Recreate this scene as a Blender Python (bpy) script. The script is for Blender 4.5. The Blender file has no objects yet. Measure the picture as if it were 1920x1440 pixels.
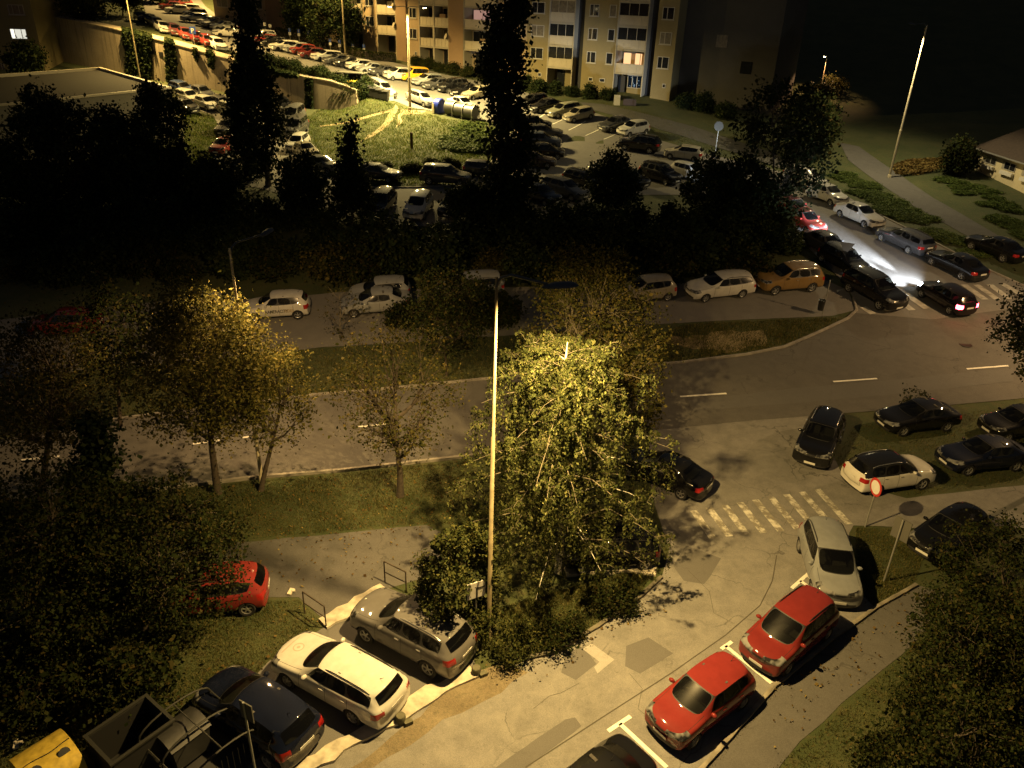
import bpy, bmesh, math, random
import numpy as np
from mathutils import Vector, Matrix, Euler
from mathutils.geometry import delaunay_2d_cdt
from mathutils.bvhtree import BVHTree
R_ = math.radians
scene = bpy.context.scene
COL = scene.collection
PI = math.pi

# ------------------------------------------------------------------ camera
F_PX, HCAM = 1443.0, 18.8
_n = np.array([862 - 960, 3560 - 720, F_PX]); _n /= np.linalg.norm(_n)
_up = -_n
_fw = np.array([0, 0, 1.0]) - np.dot([0, 0, 1.0], _up) * _up; _fw /= np.linalg.norm(_fw)
_rt = np.cross(_up, _fw)
if _rt[0] < 0: _rt = -_rt
RW = np.array([_rt, _fw, _up])            # photograph axes (right, down, forward) -> world
CAM = np.array([0.0, 0.0, HCAM])
def ray(u, v):
    d = RW @ np.array([(u - 960) / F_PX, (v - 720) / F_PX, 1.0])
    return d / np.linalg.norm(d)
cam = bpy.data.cameras.new('camera'); cam_o = bpy.data.objects.new('camera', cam); COL.objects.link(cam_o)
X = RW @ np.array([1, 0, 0]); Y = RW @ np.array([0, -1, 0]); Z = RW @ np.array([0, 0, -1])
cam_o.matrix_world = Matrix(((X[0], Y[0], Z[0], 0), (X[1], Y[1], Z[1], 0), (X[2], Y[2], Z[2], HCAM), (0, 0, 0, 1)))
cam.sensor_width = 36; cam.lens = 36 * F_PX / 1920; cam.clip_start = 0.1; cam.clip_end = 2000
scene.camera = cam_o

# ------------------------------------------------------------------ terrain
def tps_fit(pts, lam):
    P = np.array(pts, float); n = len(P)
    d2 = ((P[:, None, :2] - P[None, :, :2]) ** 2).sum(-1)
    K = np.where(d2 > 0, 0.5 * d2 * np.log(d2 + 1e-12), 0) + lam * np.eye(n)
    A = np.zeros((n + 3, n + 3)); A[:n, :n] = K
    A[:n, n] = 1; A[:n, n + 1:] = P[:, :2]; A[n, :n] = 1; A[n + 1:, :n] = P[:, :2].T
    w = np.linalg.solve(A, np.r_[P[:, 2], 0, 0, 0])
    return P[:, :2], w
def tps(f, x, y):
    C, w = f; x = np.asarray(x, float); y = np.asarray(y, float)
    d2 = (x[..., None] - C[:, 0]) ** 2 + (y[..., None] - C[:, 1]) ** 2
    return (0.5 * d2 * np.log(d2 + 1e-12)) @ w[:-3] + w[-3] + w[-2] * x + w[-1] * y
LOW = [(x, y, 0) for x in (-40, -25, -10, 5, 20, 40) for y in (-10, 5, 18, 30)]
LOW += [(-40, 38, .1), (-20, 38, .1), (0, 38, .2), (20, 40, .5), (40, 42, .8), (-40, 46, .2), (-16, 46, .3), (-2, 46, .8), (12, 46, 1.3), (17, 48, 1.5), (28, 47, 1.4),
        (-8, 59, 3.2), (-22, 60, 3.0), (2, 60, 3.0), (12, 60, 2.9), (25, 57, 2.4), (-40, 62, 2.6), (-23, 81, 3.3), (-30, 78, 3.4), (-25, 91, 4.3), (-38, 98, 5.0), (-50, 100, 5.2),
        (5, 94, 5.2), (16, 80, 4.0), (26, 66, 3.1), (-13, 103, 6.1), (-10, 80, 4.2), (-3, 75, 3.8), (12, 97, 6.0), (-5, 108, 6.6), (37, 76, 3.6), (46, 72, 3.9), (45, 55, 2.2), (60, 55, 2.6),
        (60, 90, 6), (40, 110, 8), (60, 130, 14), (90, 100, 10), (90, 60, 5), (-70, 60, 2.5), (-70, 100, 6), (-90, 90, 6), (20, 130, 12), (100, 160, 26), (30, 170, 20), (-60, 36, 0), (70, 36, 1)]
HILL = [(5, 96, 5.4), (-5, 108, 6.6), (-13, 105, 6.5), (-9, 99, 5.9), (12, 97, 6.0), (-22.5, 118, 8.8), (-31, 126, 10.2), (-18, 101, 7.3), (-30, 109, 9.3), (-24, 102.5, 8.5), (-20.5, 101, 8.0), (-60, 154, 14.2), (-68, 168, 16.4), (-41, 121, 10.9), (-60, 133, 13.2), (-50, 117, 11.9),
        (-28, 133, 10.3), (-50, 158, 14.0), (-10, 117, 7.4), (5, 105, 6.4), (-20, 150, 12), (-90, 190, 20), (-100, 150, 17), (30, 120, 8), (0, 170, 15), (-55, 116, 12.5), (-44, 112, 10.9), (-38, 109.5, 10.0), (-31, 105.5, 9.1)]
F_LOW, F_HILL = tps_fit(LOW, .5), tps_fit(HILL, 1.0)
WALL = [(-20, 98.3), (-25.4, 99.4), (-31, 102.3), (-37.6, 106.3), (-42.2, 108.6), (-47, 110.8), (-54, 113.5), (-66, 119), (-80, 126)]     # foot line of the retaining wall
def wall_d(x, y):                                   # signed distance, positive on the hill side
    x = np.asarray(x, float); y = np.asarray(y, float)
    best = np.full(x.shape, 1e9); sd = np.zeros(x.shape)
    W = [(-8.0, 93.5)] + WALL + [(-140, 154)]
    for a, b in zip(W[:-1], W[1:]):
        ax, ay = a; dx, dy = b[0] - ax, b[1] - ay; L = math.hypot(dx, dy)
        t = np.clip(((x - ax) * dx + (y - ay) * dy) / L ** 2, 0, 1)
        d = np.hypot(x - ax - t * dx, y - ay - t * dy)
        s = np.where((dx * (y - ay) - dy * (x - ax)) < 0, 1.0, -1.0)
        m = d < best; best = np.where(m, d, best); sd = np.where(m, s * d, sd)
    return sd
def H(x, y):
    x = np.asarray(x, float); y = np.asarray(y, float)
    zl = tps(F_LOW, x, y); zh = tps(F_HILL, x, y)
    far = np.clip((x - 4) / 10, 0, 1)                # right of the wall's end both are one slope
    zh = zh * (1 - far) + zl * far
    k = np.clip((wall_d(x, y) - 1.0) / 1.0, 0, 1)
    # fade of the step towards the wall's right end
    e = np.clip((-18.5 - x) / 4, 0, 1)
    soft = np.clip((wall_d(x, y) + 6) / 12, 0, 1); soft = soft * soft * (3 - 2 * soft)
    k = k * e + soft * (1 - e)
    z = zl * (1 - k) + zh * k
    near = np.clip((y - 30) / 8, 0, 1)
    return z * near
def Hs(x, y): return float(H(np.array([x]), np.array([y]))[0])
def at_d(u, v, lift=0.0, tmax=330):
    d = ray(u, v)
    t = np.arange(8.0, tmax, .25)
    p = CAM + t[:, None] * d
    g = p[:, 2] - H(p[:, 0], p[:, 1]) - lift
    i = np.argmax(g < 0)
    if not (g < 0).any(): return None
    a, b = t[max(i - 1, 0)], t[i]
    ga, gb = g[max(i - 1, 0)], g[i]
    s = a + (b - a) * ga / (ga - gb + 1e-9)
    return CAM + s * d
_cache = {}
def at(u, v, lift=0.0):
    k = (u, v, lift)
    if k not in _cache:
        p = at_d(u, v, lift)
        if p is None: raise ValueError('no ground at %s %s' % (u, v))
        _cache[k] = Vector((p[0], p[1], p[2] - lift))
    return _cache[k].copy()
def above(base, u, v):
    """height above the ground point base of the thing seen at (u, v) straight over it"""
    d = ray(u, v); D = math.hypot(base.x, base.y); t = D / math.hypot(d[0], d[1])
    return HCAM + d[2] * t - base.z

# ------------------------------------------------------------------ object helpers
def tag(o, label=None, cat=None, group=None, kind=None):
    if label: o['label'] = label
    if cat: o['category'] = cat
    if group: o['group'] = group
    if kind: o['kind'] = kind
    return o
def link(name, me, mats, parent=None):
    o = bpy.data.objects.new(name, me); COL.objects.link(o)
    for m in (mats if isinstance(mats, (list, tuple)) else [mats]):
        me.materials.append(m)
    if parent: o.parent = parent
    return o
def empty(name, loc, rz=0.0):
    o = bpy.data.objects.new(name, None); COL.objects.link(o)
    o.empty_display_size = .3
    o.location = loc; o.rotation_euler = (0, 0, rz); return o
def copy_tree(o, parent=None):
    c = o.copy(); COL.objects.link(c)
    if parent: c.parent = parent
    for ch in o.children: copy_tree(ch, c)
    return c
class MB:
    def __init__(s): s.v = []; s.f = []; s.m = []
    def add(s, v, f, m=0):
        b = len(s.v); s.v += [tuple(x) for x in v]; s.f += [tuple(i + b for i in q) for q in f]; s.m += [m] * len(f)
    def box(s, c, d, rz=0, m=0, M=None):
        hx, hy, hz = d[0] / 2, d[1] / 2, d[2] / 2
        v = [Vector((x, y, z)) for x in (-hx, hx) for y in (-hy, hy) for z in (-hz, hz)]
        T = M if M is not None else Matrix.Translation(c) @ Matrix.Rotation(rz, 4, 'Z')
        if M is not None: T = T @ Matrix.Translation(c)
        s.add([T @ p for p in v], [(0, 1, 3, 2), (4, 6, 7, 5), (0, 4, 5, 1), (2, 3, 7, 6), (0, 2, 6, 4), (1, 5, 7, 3)], m)
    def tube(s, pts, rad, n=6, m=0, cap=True):
        pts = [Vector(p) for p in pts]
        if not isinstance(rad, (list, tuple)): rad = [rad] * len(pts)
        V = []; prev = None
        for i, p in enumerate(pts):
            t = (pts[min(i + 1, len(pts) - 1)] - pts[max(i - 1, 0)])
            if t.length < 1e-6: t = Vector((0, 0, 1))
            t.normalize()
            if prev is None:
                a = t.orthogonal().normalized()
            else:
                a = prev - t * prev.dot(t)
                a = a.normalized() if a.length > 1e-6 else t.orthogonal().normalized()
            prev = a; b = t.cross(a)
            for k in range(n):
                w = 2 * PI * k / n
                V.append(p + (a * math.cos(w) + b * math.sin(w)) * rad[i])
        Fc = []
        for i in range(len(pts) - 1):
            for k in range(n):
                k2 = (k + 1) % n
                Fc.append((i * n + k, i * n + k2, (i + 1) * n + k2, (i + 1) * n + k))
        if cap:
            Fc.append(tuple(range(n - 1, -1, -1))); Fc.append(tuple((len(pts) - 1) * n + k for k in range(n)))
        s.add(V, Fc, m)
    def lathe(s, prof, n=20, M=Matrix(), m=0):        # profile of (r, z) about local z
        V = []
        for r, z in prof:
            for k in range(n):
                w = 2 * PI * k / n; V.append(M @ Vector((r * math.cos(w), r * math.sin(w), z)))
        Fc = []
        for i in range(len(prof) - 1):
            for k in range(n):
                k2 = (k + 1) % n; Fc.append((i * n + k, i * n + k2, (i + 1) * n + k2, (i + 1) * n + k))
        s.add(V, Fc, m)
    def mesh(s, name, smooth=0):
        me = bpy.data.meshes.new(name); me.from_pydata(s.v, [], s.f)
        me.polygons.foreach_set('material_index', s.m); me.update()
        if smooth:
            me.polygons.foreach_set('use_smooth', [True] * len(s.f)); me.set_sharp_from_angle(angle=R_(smooth))
        return me
    def build(s, name, mats, parent=None, smooth=0):
        return link(name, s.mesh(name, smooth), mats, parent)

# ------------------------------------------------------------------ materials
def lin(r, g, b):
    return tuple(((c / 255) / 12.92 if c / 255 <= .04045 else ((c / 255 + .055) / 1.055) ** 2.4) for c in (r, g, b)) + (1,)
class N:
    def __init__(s, name):
        s.mat = bpy.data.materials.new(name); s.mat.use_nodes = True
        s.t = s.mat.node_tree; s.t.nodes.clear()
        s.out = s.t.nodes.new('ShaderNodeOutputMaterial')
    def n(s, typ, **kw):
        nd = s.t.nodes.new(typ)
        for k, v in kw.items():
            if k.startswith('_'): setattr(nd, k[1:], v)
            else:
                nd.inputs[k.replace('__', ' ')].default_value = v
        return nd
    def l(s, a, b): s.t.links.new(a, b)
    def bsdf(s, **kw):
        b = s.n('ShaderNodeBsdfPrincipled', **kw); s.l(b.outputs[0], s.out.inputs[0]); return b
    def ramp(s, fac, stops):
        r = s.n('ShaderNodeValToRGB'); e = r.color_ramp.elements
        while len(e) < len(stops): e.new(.5)
        for x, (p, c) in zip(e, stops): x.position = p; x.color = c if len(c) == 4 else (*c, 1)
        if fac is not None: s.l(fac, r.inputs[0])
        return r.outputs[0]
    def noise(s, vec, scale, detail=4, rough=.55, dist=0):
        t = s.n('ShaderNodeTexNoise', Scale=scale, Detail=detail, Roughness=rough, Distortion=dist)
        s.l(vec, t.inputs['Vector']); return t.outputs[0]
    def coord(s, which='Object'):
        return s.n('ShaderNodeTexCoord').outputs[which]
    def mix(s, fac, a, b, mode='MIX'):
        m = s.n('ShaderNodeMix', _data_type='RGBA', _blend_type=mode)
        for v, i in ((fac, 0), (a, 6), (b, 7)):
            if hasattr(v, 'is_output'): s.l(v, m.inputs[i])
            else: m.inputs[i].default_value = v
        return m.outputs[2]
    def bump(s, h, b, strength=.3, dist=.02):
        u = s.n('ShaderNodeBump', Strength=strength, Distance=dist); s.l(h, u.inputs['Height']); s.l(u.outputs[0], b.inputs['Normal'])
def simple(name, c, rough=.5, metal=0, var=.0, scale=8, **kw):
    m = N(name); b = m.bsdf(Roughness=rough, Metallic=metal, **kw)
    if var:
        f = m.noise(m.coord(), scale, 5)
        m.l(m.ramp(f, [(.3, tuple(x * (1 - var) for x in c)), (.7, tuple(min(1, x * (1 + var)) for x in c))]), b.inputs['Base Color'])
    else: b.inputs['Base Color'].default_value = (*c, 1)
    return m.mat
def glow(name, c, st):
    m = N(name); e = m.n('ShaderNodeEmission', Strength=st); e.inputs[0].default_value = (*c, 1); m.l(e.outputs[0], m.out.inputs[0]); return m.mat
def asphalt(name, lo, hi, crack=.5, patchy=1.0, warm=(1, .93, .83)):
    m = N(name); b = m.bsdf(Roughness=.85); b.inputs['Specular IOR Level'].default_value = .12; co = m.coord()
    big = m.noise(co, .25, 5, .6, .4); mid = m.noise(co, 1.6, 6, .65, .3); fine = m.noise(co, 38, 4, .8)
    c1 = m.ramp(big, [(.32, tuple(lo * w for w in warm)), (.68, tuple(hi * w for w in warm))])
    c2 = m.mix(.42 * patchy, c1, m.ramp(mid, [(.35, tuple(lo * .75 * w for w in warm)), (.7, tuple(hi * 1.1 * w for w in warm))]))
    c3 = m.mix(.5, c2, m.ramp(fine, [(.3, (lo * .5,) * 3), (.75, (hi * 1.35,) * 3)]))
    if patchy > 1.2:                       # sand, tyre rubber and stains of an old street
        st = m.noise(co, .9, 9, .75, .1); c3 = m.mix(m.ramp(st, [(.46, (0, 0, 0)), (.68, (.42, .42, .42))]), c3, (lo * .62, lo * .6, lo * .52, 1))
        sp = m.noise(co, 9, 4, .7); c3 = m.mix(m.ramp(sp, [(.62, (0, 0, 0)), (.72, (.6, .6, .6))]), c3, (lo * .5, lo * .45, lo * .35, 1))
    vo = m.n('ShaderNodeTexVoronoi', _feature='DISTANCE_TO_EDGE', Scale=.33)
    wr = m.noise(co, 1.1, 6, .7)
    ad = m.n('ShaderNodeVectorMath', _operation='ADD'); mu = m.n('ShaderNodeVectorMath', _operation='SCALE', Scale=1.6)
    nn = m.n('ShaderNodeTexNoise', Scale=.9, Detail=6); m.l(co, nn.inputs['Vector']); m.l(nn.outputs[1], mu.inputs[0])
    m.l(co, ad.inputs[0]); m.l(mu.outputs[0], ad.inputs[1]); m.l(ad.outputs[0], vo.inputs['Vector'])
    ck = m.ramp(vo.outputs[0], [(.0, (1, 1, 1)), (.012, (0, 0, 0))])
    ckm = m.mix(m.ramp(big, [(.45, (0, 0, 0)), (.6, (crack, crack, crack))]), (0, 0, 0, 1), ck)
    m.l(m.mix(ckm, c3, (lo * .35, lo * .34, lo * .3, 1)), b.inputs['Base Color'])
    m.bump(fine, b, .35, .01); return m.mat
def leafmat(name, stops, trans=.25, rough=.6):
    m = N(name); g = m.n('ShaderNodeNewGeometry')
    c = m.ramp(g.outputs['Random Per Island'], stops)
    big = m.noise(m.coord(), .9, 3)
    c = m.mix(.5, c, m.mix(1.0, c, m.ramp(big, [(.35, (.45, .45, .4)), (.65, (1.25, 1.25, 1.2))]), 'MULTIPLY'))
    d = m.n('ShaderNodeBsdfPrincipled', Roughness=rough); d.inputs['Specular IOR Level'].default_value = .04; m.l(c, d.inputs['Base Color'])
    t = m.n('ShaderNodeBsdfTranslucent'); m.l(c, t.inputs[0])
    x = m.n('ShaderNodeMixShader', Fac=trans); m.l(d.outputs[0], x.inputs[1]); m.l(t.outputs[0], x.inputs[2])
    m.l(x.outputs[0], m.out.inputs[0]); return m.mat
def groundmat(name, a, b_, c_, s1=.35, s2=3.0):
    m = N(name); b = m.bsdf(Roughness=.95); co = m.coord()
    f1 = m.noise(co, s1, 5, .6, .3); f2 = m.noise(co, s2, 6, .7); f3 = m.noise(co, 25, 4, .7)
    c = m.mix(m.ramp(f1, [(.38, (0, 0, 0)), (.64, (1, 1, 1))]), (*a, 1), (*b_, 1))
    c = m.mix(m.ramp(f2, [(.5, (0, 0, 0)), (.75, (.8, .8, .8))]), c, (*c_, 1))
    c = m.mix(.6, c, m.mix(1.0, c, m.ramp(f3, [(.25, (.35, .35, .35)), (.75, (1.5, 1.5, 1.5))]), 'MULTIPLY'))
    m.l(c, b.inputs['Base Color']); m.bump(f3, b, .6, .06); return m.mat
# ------------------------------------------------------------------ ground sheets
M_GRASS = groundmat('lawn_soil', (.036, .050, .013), (.060, .068, .021), (.085, .066, .030))
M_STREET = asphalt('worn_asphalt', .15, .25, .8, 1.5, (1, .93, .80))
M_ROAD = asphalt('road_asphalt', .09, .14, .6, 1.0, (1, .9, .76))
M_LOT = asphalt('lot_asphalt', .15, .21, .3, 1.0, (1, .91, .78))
M_BAY = asphalt('bay_asphalt', .12, .15, .25, .6)
M_WALK = asphalt('walk_asphalt', .08, .12, .5)
M_DARKPATCH = asphalt('patched_asphalt', .11, .14, .2, .5)
M_PALEPATCH = asphalt('pale_patch', .27, .36, .3)
M_CONC = simple('old_concrete', (.42, .38, .30), .9, var=.35, scale=3)
M_PAINT = simple('road_paint', (.72, .70, .62), .7, var=.12, scale=9)
def worn_paint():
    m = N('worn_road_paint'); b = m.bsdf(Roughness=.8); f = m.noise(m.coord(), 2.2, 7, .75)
    m.l(m.ramp(f, [(.46, (.19, .175, .14)), (.60, (.58, .56, .48))]), b.inputs['Base Color']); return m.mat
M_WORN = worn_paint()
def grid_mesh(name, x0, x1, y0, y1, st, fn, mat, kind='structure'):
    xs = np.arange(x0, x1 + st / 2, st); ys = np.arange(y0, y1 + st / 2, st)
    Xg, Yg = np.meshgrid(xs, ys); Zg = np.concatenate([fn(Xg[i:i + 40], Yg[i:i + 40]) for i in range(0, len(ys), 40)])
    n, mm = Xg.shape; V = np.stack([Xg, Yg, Zg], -1).reshape(-1, 3)
    i = np.arange(n - 1)[:, None] * mm + np.arange(mm - 1)[None]
    Q = np.stack([i, i + 1, i + mm + 1, i + mm], -1).reshape(-1, 4)
    me = bpy.data.meshes.new(name); me.from_pydata(V.tolist(), [], Q.tolist()); me.polygons.foreach_set('use_smooth', [True] * len(Q))
    o = link(name, me, mat); tag(o, kind=kind); return o
def far_hill(x, y):
    z = H(x, y)
    r = np.clip((np.hypot(x - 0, y - 60) - 150) / 120, 0, 1)
    return z * (1 - r) + (28 + 10 * np.sin(x * .02) + 6 * np.cos(y * .03)) * r * (y > 60) + 0 * x
# one ground sheet: fine in the middle, coarse rim
def ground_sheet():
    xs = np.r_[np.arange(-360, -110, 12), np.arange(-110, 110.1, 1.0), np.arange(122, 361, 12)]
    ys = np.r_[np.arange(-120, -10, 12), np.arange(-10, 190.1, 1.0), np.arange(202, 460, 12)]
    Xg, Yg = np.meshgrid(xs, ys); Zg = np.concatenate([far_hill(Xg[i:i + 20], Yg[i:i + 20]) for i in range(0, len(ys), 20)])
    n, mm = Xg.shape; V = np.stack([Xg, Yg, Zg], -1).reshape(-1, 3)
    i = np.arange(n - 1)[:, None] * mm + np.arange(mm - 1)[None]
    Q = np.stack([i, i + 1, i + mm + 1, i + mm], -1).reshape(-1, 4)
    me = bpy.data.meshes.new('ground'); me.from_pydata(V.tolist(), [], Q.tolist()); me.polygons.foreach_set('use_smooth', [True] * len(Q))
    tag(link('ground', me, M_GRASS), kind='structure')
ground_sheet()
def inside(poly, x, y):
    x = np.asarray(x); c = np.zeros(x.shape, bool); n = len(poly)
    for i in range(n):
        x1, y1 = poly[i]; x2, y2 = poly[(i + 1) % n]
        if y1 == y2: continue
        m = ((y1 > y) != (y2 > y)) & (x < (x2 - x1) * (y - y1) / (y2 - y1) + x1); c ^= m
    return c
def sheet(name, pts, off, mat, step=1.0, jag=0, rng=None, kind='structure', world=False):
    """a flat surface lying on the ground, outline given as ground points"""
    poly = [(p[0], p[1]) for p in (pts if world else [at(*q) for q in pts])]
    B = []
    for a, b in zip(poly, poly[1:] + poly[:1]):
        n = max(1, int(math.hypot(b[0] - a[0], b[1] - a[1]) / step))
        for k in range(n):
            t = k / n; x, y = a[0] + (b[0] - a[0]) * t, a[1] + (b[1] - a[1]) * t
            if jag and rng and k: x += rng.uniform(-jag, jag); y += rng.uniform(-jag, jag)
            B.append((x, y))
    P = np.array(B); xs = np.arange(P[:, 0].min() + step / 2, P[:, 0].max(), step); ys = np.arange(P[:, 1].min() + step / 2, P[:, 1].max(), step)
    vs = [Vector(b) for b in B]
    if len(xs) and len(ys):
        Xg, Yg = np.meshgrid(xs, ys); m = inside(B, Xg.ravel(), Yg.ravel())
        vs += [Vector(q) for q in zip(Xg.ravel()[m], Yg.ravel()[m])]
    nb = len(B)
    r = delaunay_2d_cdt(vs, [(i, (i + 1) % nb) for i in range(nb)], [list(range(nb))], 1, 1e-4)
    V = np.array([(p.x, p.y) for p in r[0]]); Zv = H(V[:, 0], V[:, 1]) + off
    me = bpy.data.meshes.new(name); me.from_pydata([(a, b, c) for (a, b), c in zip(V, Zv)], [], [tuple(f) for f in r[2]])
    me.polygons.foreach_set('use_smooth', [True] * len(me.polygons))
    me.update()
    if me.polygons and sum(p.normal.z for p in me.polygons) < 0: me.flip_normals()
    o = link(name, me, mat)
    if kind: tag(o, kind=kind)
    return o
rg = random.Random(4)
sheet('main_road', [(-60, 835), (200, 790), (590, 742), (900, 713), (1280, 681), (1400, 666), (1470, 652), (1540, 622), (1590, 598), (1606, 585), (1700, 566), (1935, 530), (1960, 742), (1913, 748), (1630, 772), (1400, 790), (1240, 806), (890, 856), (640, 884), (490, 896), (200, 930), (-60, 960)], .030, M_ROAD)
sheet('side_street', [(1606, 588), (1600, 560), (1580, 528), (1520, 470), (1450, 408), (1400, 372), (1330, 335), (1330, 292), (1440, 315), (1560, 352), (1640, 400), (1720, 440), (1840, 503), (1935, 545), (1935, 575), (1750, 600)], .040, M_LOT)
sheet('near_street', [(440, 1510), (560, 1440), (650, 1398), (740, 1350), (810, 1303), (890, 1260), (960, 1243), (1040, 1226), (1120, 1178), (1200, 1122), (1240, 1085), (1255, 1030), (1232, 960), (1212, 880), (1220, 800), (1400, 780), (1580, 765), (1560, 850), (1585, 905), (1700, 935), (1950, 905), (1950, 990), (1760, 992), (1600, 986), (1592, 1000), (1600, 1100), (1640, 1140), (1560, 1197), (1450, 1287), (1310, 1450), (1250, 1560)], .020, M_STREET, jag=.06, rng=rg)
sheet('parking_bays', [(330, 1470), (400, 1352), (505, 1240), (610, 1176), (715, 1116), (800, 1118), (880, 1205), (893, 1256), (810, 1305), (740, 1350), (560, 1442), (440, 1515)], .026, M_BAY)
sheet('parking_lane', [(-40, 605), (300, 566), (640, 548), (900, 540), (1200, 536), (1540, 522), (1590, 545), (1604, 582), (1560, 593), (1280, 606), (1000, 626), (600, 652), (300, 684), (-40, 715)], .030, M_LOT)
sheet('parking_lot', [(335, 196), (400, 216), (416, 250), (396, 310), (330, 326), (330, 338), (480, 352), (640, 402), (740, 424), (900, 430), (985, 412), (1100, 384), (1200, 366), (1330, 366), (1400, 372), (1440, 315), (1330, 290), (1240, 264), (1180, 238), (1100, 206), (1010, 180), (930, 190), (930, 240), (925, 300), (880, 346), (780, 352), (690, 352), (640, 336), (600, 312), (582, 270), (576, 232), (572, 208), (500, 196), (440, 184), (340, 160)], .035, M_LOT)
sheet('hill_street', [(1010, 180), (900, 153), (800, 132), (690, 107), (600, 84), (480, 57), (420, 36), (385, 12), (368, -12), (262, -12), (272, 20), (300, 58), (400, 86), (480, 110), (620, 147), (700, 172), (740, 190), (770, 202), (840, 213), (900, 226), (935, 232)], .045, M_LOT, step=1.5)
sheet('pavement', [(1305, 1462), (1452, 1289), (1562, 1199), (1642, 1142), (1720, 1097), (1790, 1120), (1720, 1200), (1500, 1390), (1400, 1520)], .012, M_WALK, jag=.05, rng=rg)
sheet('footpath', [(300, 1045), (430, 1018), (640, 1000), (800, 985), (850, 1010), (790, 1085), (715, 1108), (610, 1165), (560, 1120), (430, 1125), (280, 1160)], .012, M_WALK, jag=.08, rng=rg)
sheet('footpath', [(1575, 268), (1610, 275), (1690, 330), (1750, 372), (1830, 418), (1905, 462), (1870, 474), (1800, 436), (1715, 388), (1650, 345), (1590, 300)], .035, M_WALK)
sheet('footpath', [(1086, 192), (1130, 196), (1200, 212), (1300, 238), (1440, 284), (1520, 318), (1500, 330), (1420, 300), (1280, 256), (1180, 226), (1100, 204)], .055, M_WALK)
M_GRIT = groundmat('gritty_edge', (.15, .12, .075), (.20, .165, .105), (.09, .08, .045), .8, 5)
M_TRAIL = groundmat('bare_earth', (.26, .20, .11), (.30, .24, .14), (.2, .15, .08))
sheet('footpath', [(742, 196), (748, 204), (732, 230), (700, 256), (672, 268), (690, 254), (722, 228), (736, 204)], .030, M_TRAIL, step=.8, jag=.1, rng=rg)
sheet('footpath', [(742, 204), (738, 209), (660, 230), (600, 238), (600, 236), (656, 227), (700, 214)], .026, M_TRAIL, step=.8)
sheet('footpath', [(750, 205), (800, 208), (790, 214), (755, 215), (752, 232), (742, 240), (746, 222)], .022, M_TRAIL, step=.8, jag=.2, rng=rg)
sheet('footpath', [(1210, 640), (1300, 628), (1430, 618), (1440, 640), (1380, 660), (1300, 655)], .012, M_TRAIL, step=.6, jag=.25, rng=rg)
sheet('footpath', [(890, 1262), (960, 1246), (990, 1262), (940, 1300), (830, 1350), (700, 1440), (640, 1450), (760, 1360)], .023, M_GRIT, step=.5, jag=.12, rng=rg)
# asphalt repairs
for nm, pl, off, mt in [('asphalt_repair', [(1062, 1226), (1094, 1212), (1118, 1246), (1080, 1276), (1052, 1262)], .024, M_DARKPATCH),
        ('asphalt_repair', [(1092, 1218), (1110, 1208), (1152, 1238), (1120, 1264), (1114, 1252), (1124, 1242)], .028, M_PALEPATCH),
        ('asphalt_repair', [(1174, 1212), (1216, 1196), (1262, 1226), (1200, 1264), (1172, 1250)], .024, M_DARKPATCH),
        ('asphalt_repair', [(1286, 1024), (1352, 1048), (1320, 1096), (1282, 1090), (1262, 1062)], .024, M_DARKPATCH),
        ('asphalt_repair', [(930, 1440), (1060, 1350), (1078, 1346), (1090, 1362), (1074, 1376), (990, 1440), (930, 1480)], .024, M_DARKPATCH),
        ('asphalt_repair', [(1290, 752), (1500, 728), (1900, 690), (1900, 716), (1500, 756), (1300, 772)], .036, M_DARKPATCH)]:
    sheet(nm, pl, off, mt, step=.5, jag=.03, rng=rg)
# pale concrete rubble strip in front of the bays and along the steps
def kerb(name, pts, w, h, mat, label, rough=.0, group=None, seed=1, base=.0):
    r = random.Random(seed); P = [at(*p) for p in pts]; m = MB(); pos = []
    for a, b in zip(P[:-1], P[1:]):
        n = max(1, int((b - a).length / .3))
        for k in range(n): pos.append(a.lerp(b, k / n))
    pos.append(P[-1]); V = []; Fc = []
    for i, p in enumerate(pos):
        t = (pos[min(i + 1, len(pos) - 1)] - pos[max(i - 1, 0)]); t.z = 0; t.normalize(); nn = Vector((-t.y, t.x, 0))
        ww = w / 2 * (1 + r.uniform(-rough, rough)); o = nn * r.uniform(-rough, rough) * w * .25
        for s, z in ((-1, -.05), (-1, h * (1 - rough * r.random() * .5)), (-.92, h), (.92, h), (1, h * (1 - rough * r.random() * .5)), (1, -.05)):
            q = p + nn * ww * s + o; V.append((q.x, q.y, Hs(q.x, q.y) + base + z + (0 if z < 0 else .015)))
    for i in range(len(pos) - 1):
        for k in range(5): Fc.append((i * 6 + k, i * 6 + k + 1, i * 6 + k + 7, i * 6 + k + 6))
    Fc += [(5, 4, 3, 2, 1, 0), tuple((len(pos) - 1) * 6 + k for k in range(6))]
    m.add(V, Fc); o = m.build(name, mat, None, 40)
    return tag(o, kind='structure')
kerb('concrete_kerb', [(550, 1452), (640, 1402), (735, 1350), (810, 1302), (888, 1262)], .50, .055, M_CONC, '', .30, base=.045)
kerb('concrete_kerb', [(605, 1172), (660, 1142), (722, 1106)], .6, .10, M_CONC, '', .2, seed=4)
kerb('concrete_kerb', [(960, 1242), (1040, 1225), (1120, 1177), (1200, 1121), (1240, 1084)], .14, .10, simple('dark_kerb', (.11, .10, .075), .9, var=.45, scale=2), '', .1, seed=5)
kerb('concrete_kerb', [(1312, 1448), (1452, 1288), (1562, 1198), (1642, 1141), (1718, 1098)], .13, .085, simple('kerb_stone', (.20, .18, .14), .9, var=.4, scale=2), '', .15, seed=6)
kerb('concrete_kerb', [(1060, 1074), (1120, 1068), (1190, 1066), (1230, 1072)], .5, .08, M_CONC, '', .3, seed=7)
M_KERB = simple('grey_kerb', (.24, .22, .19), .9, var=.3, scale=2)
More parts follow.
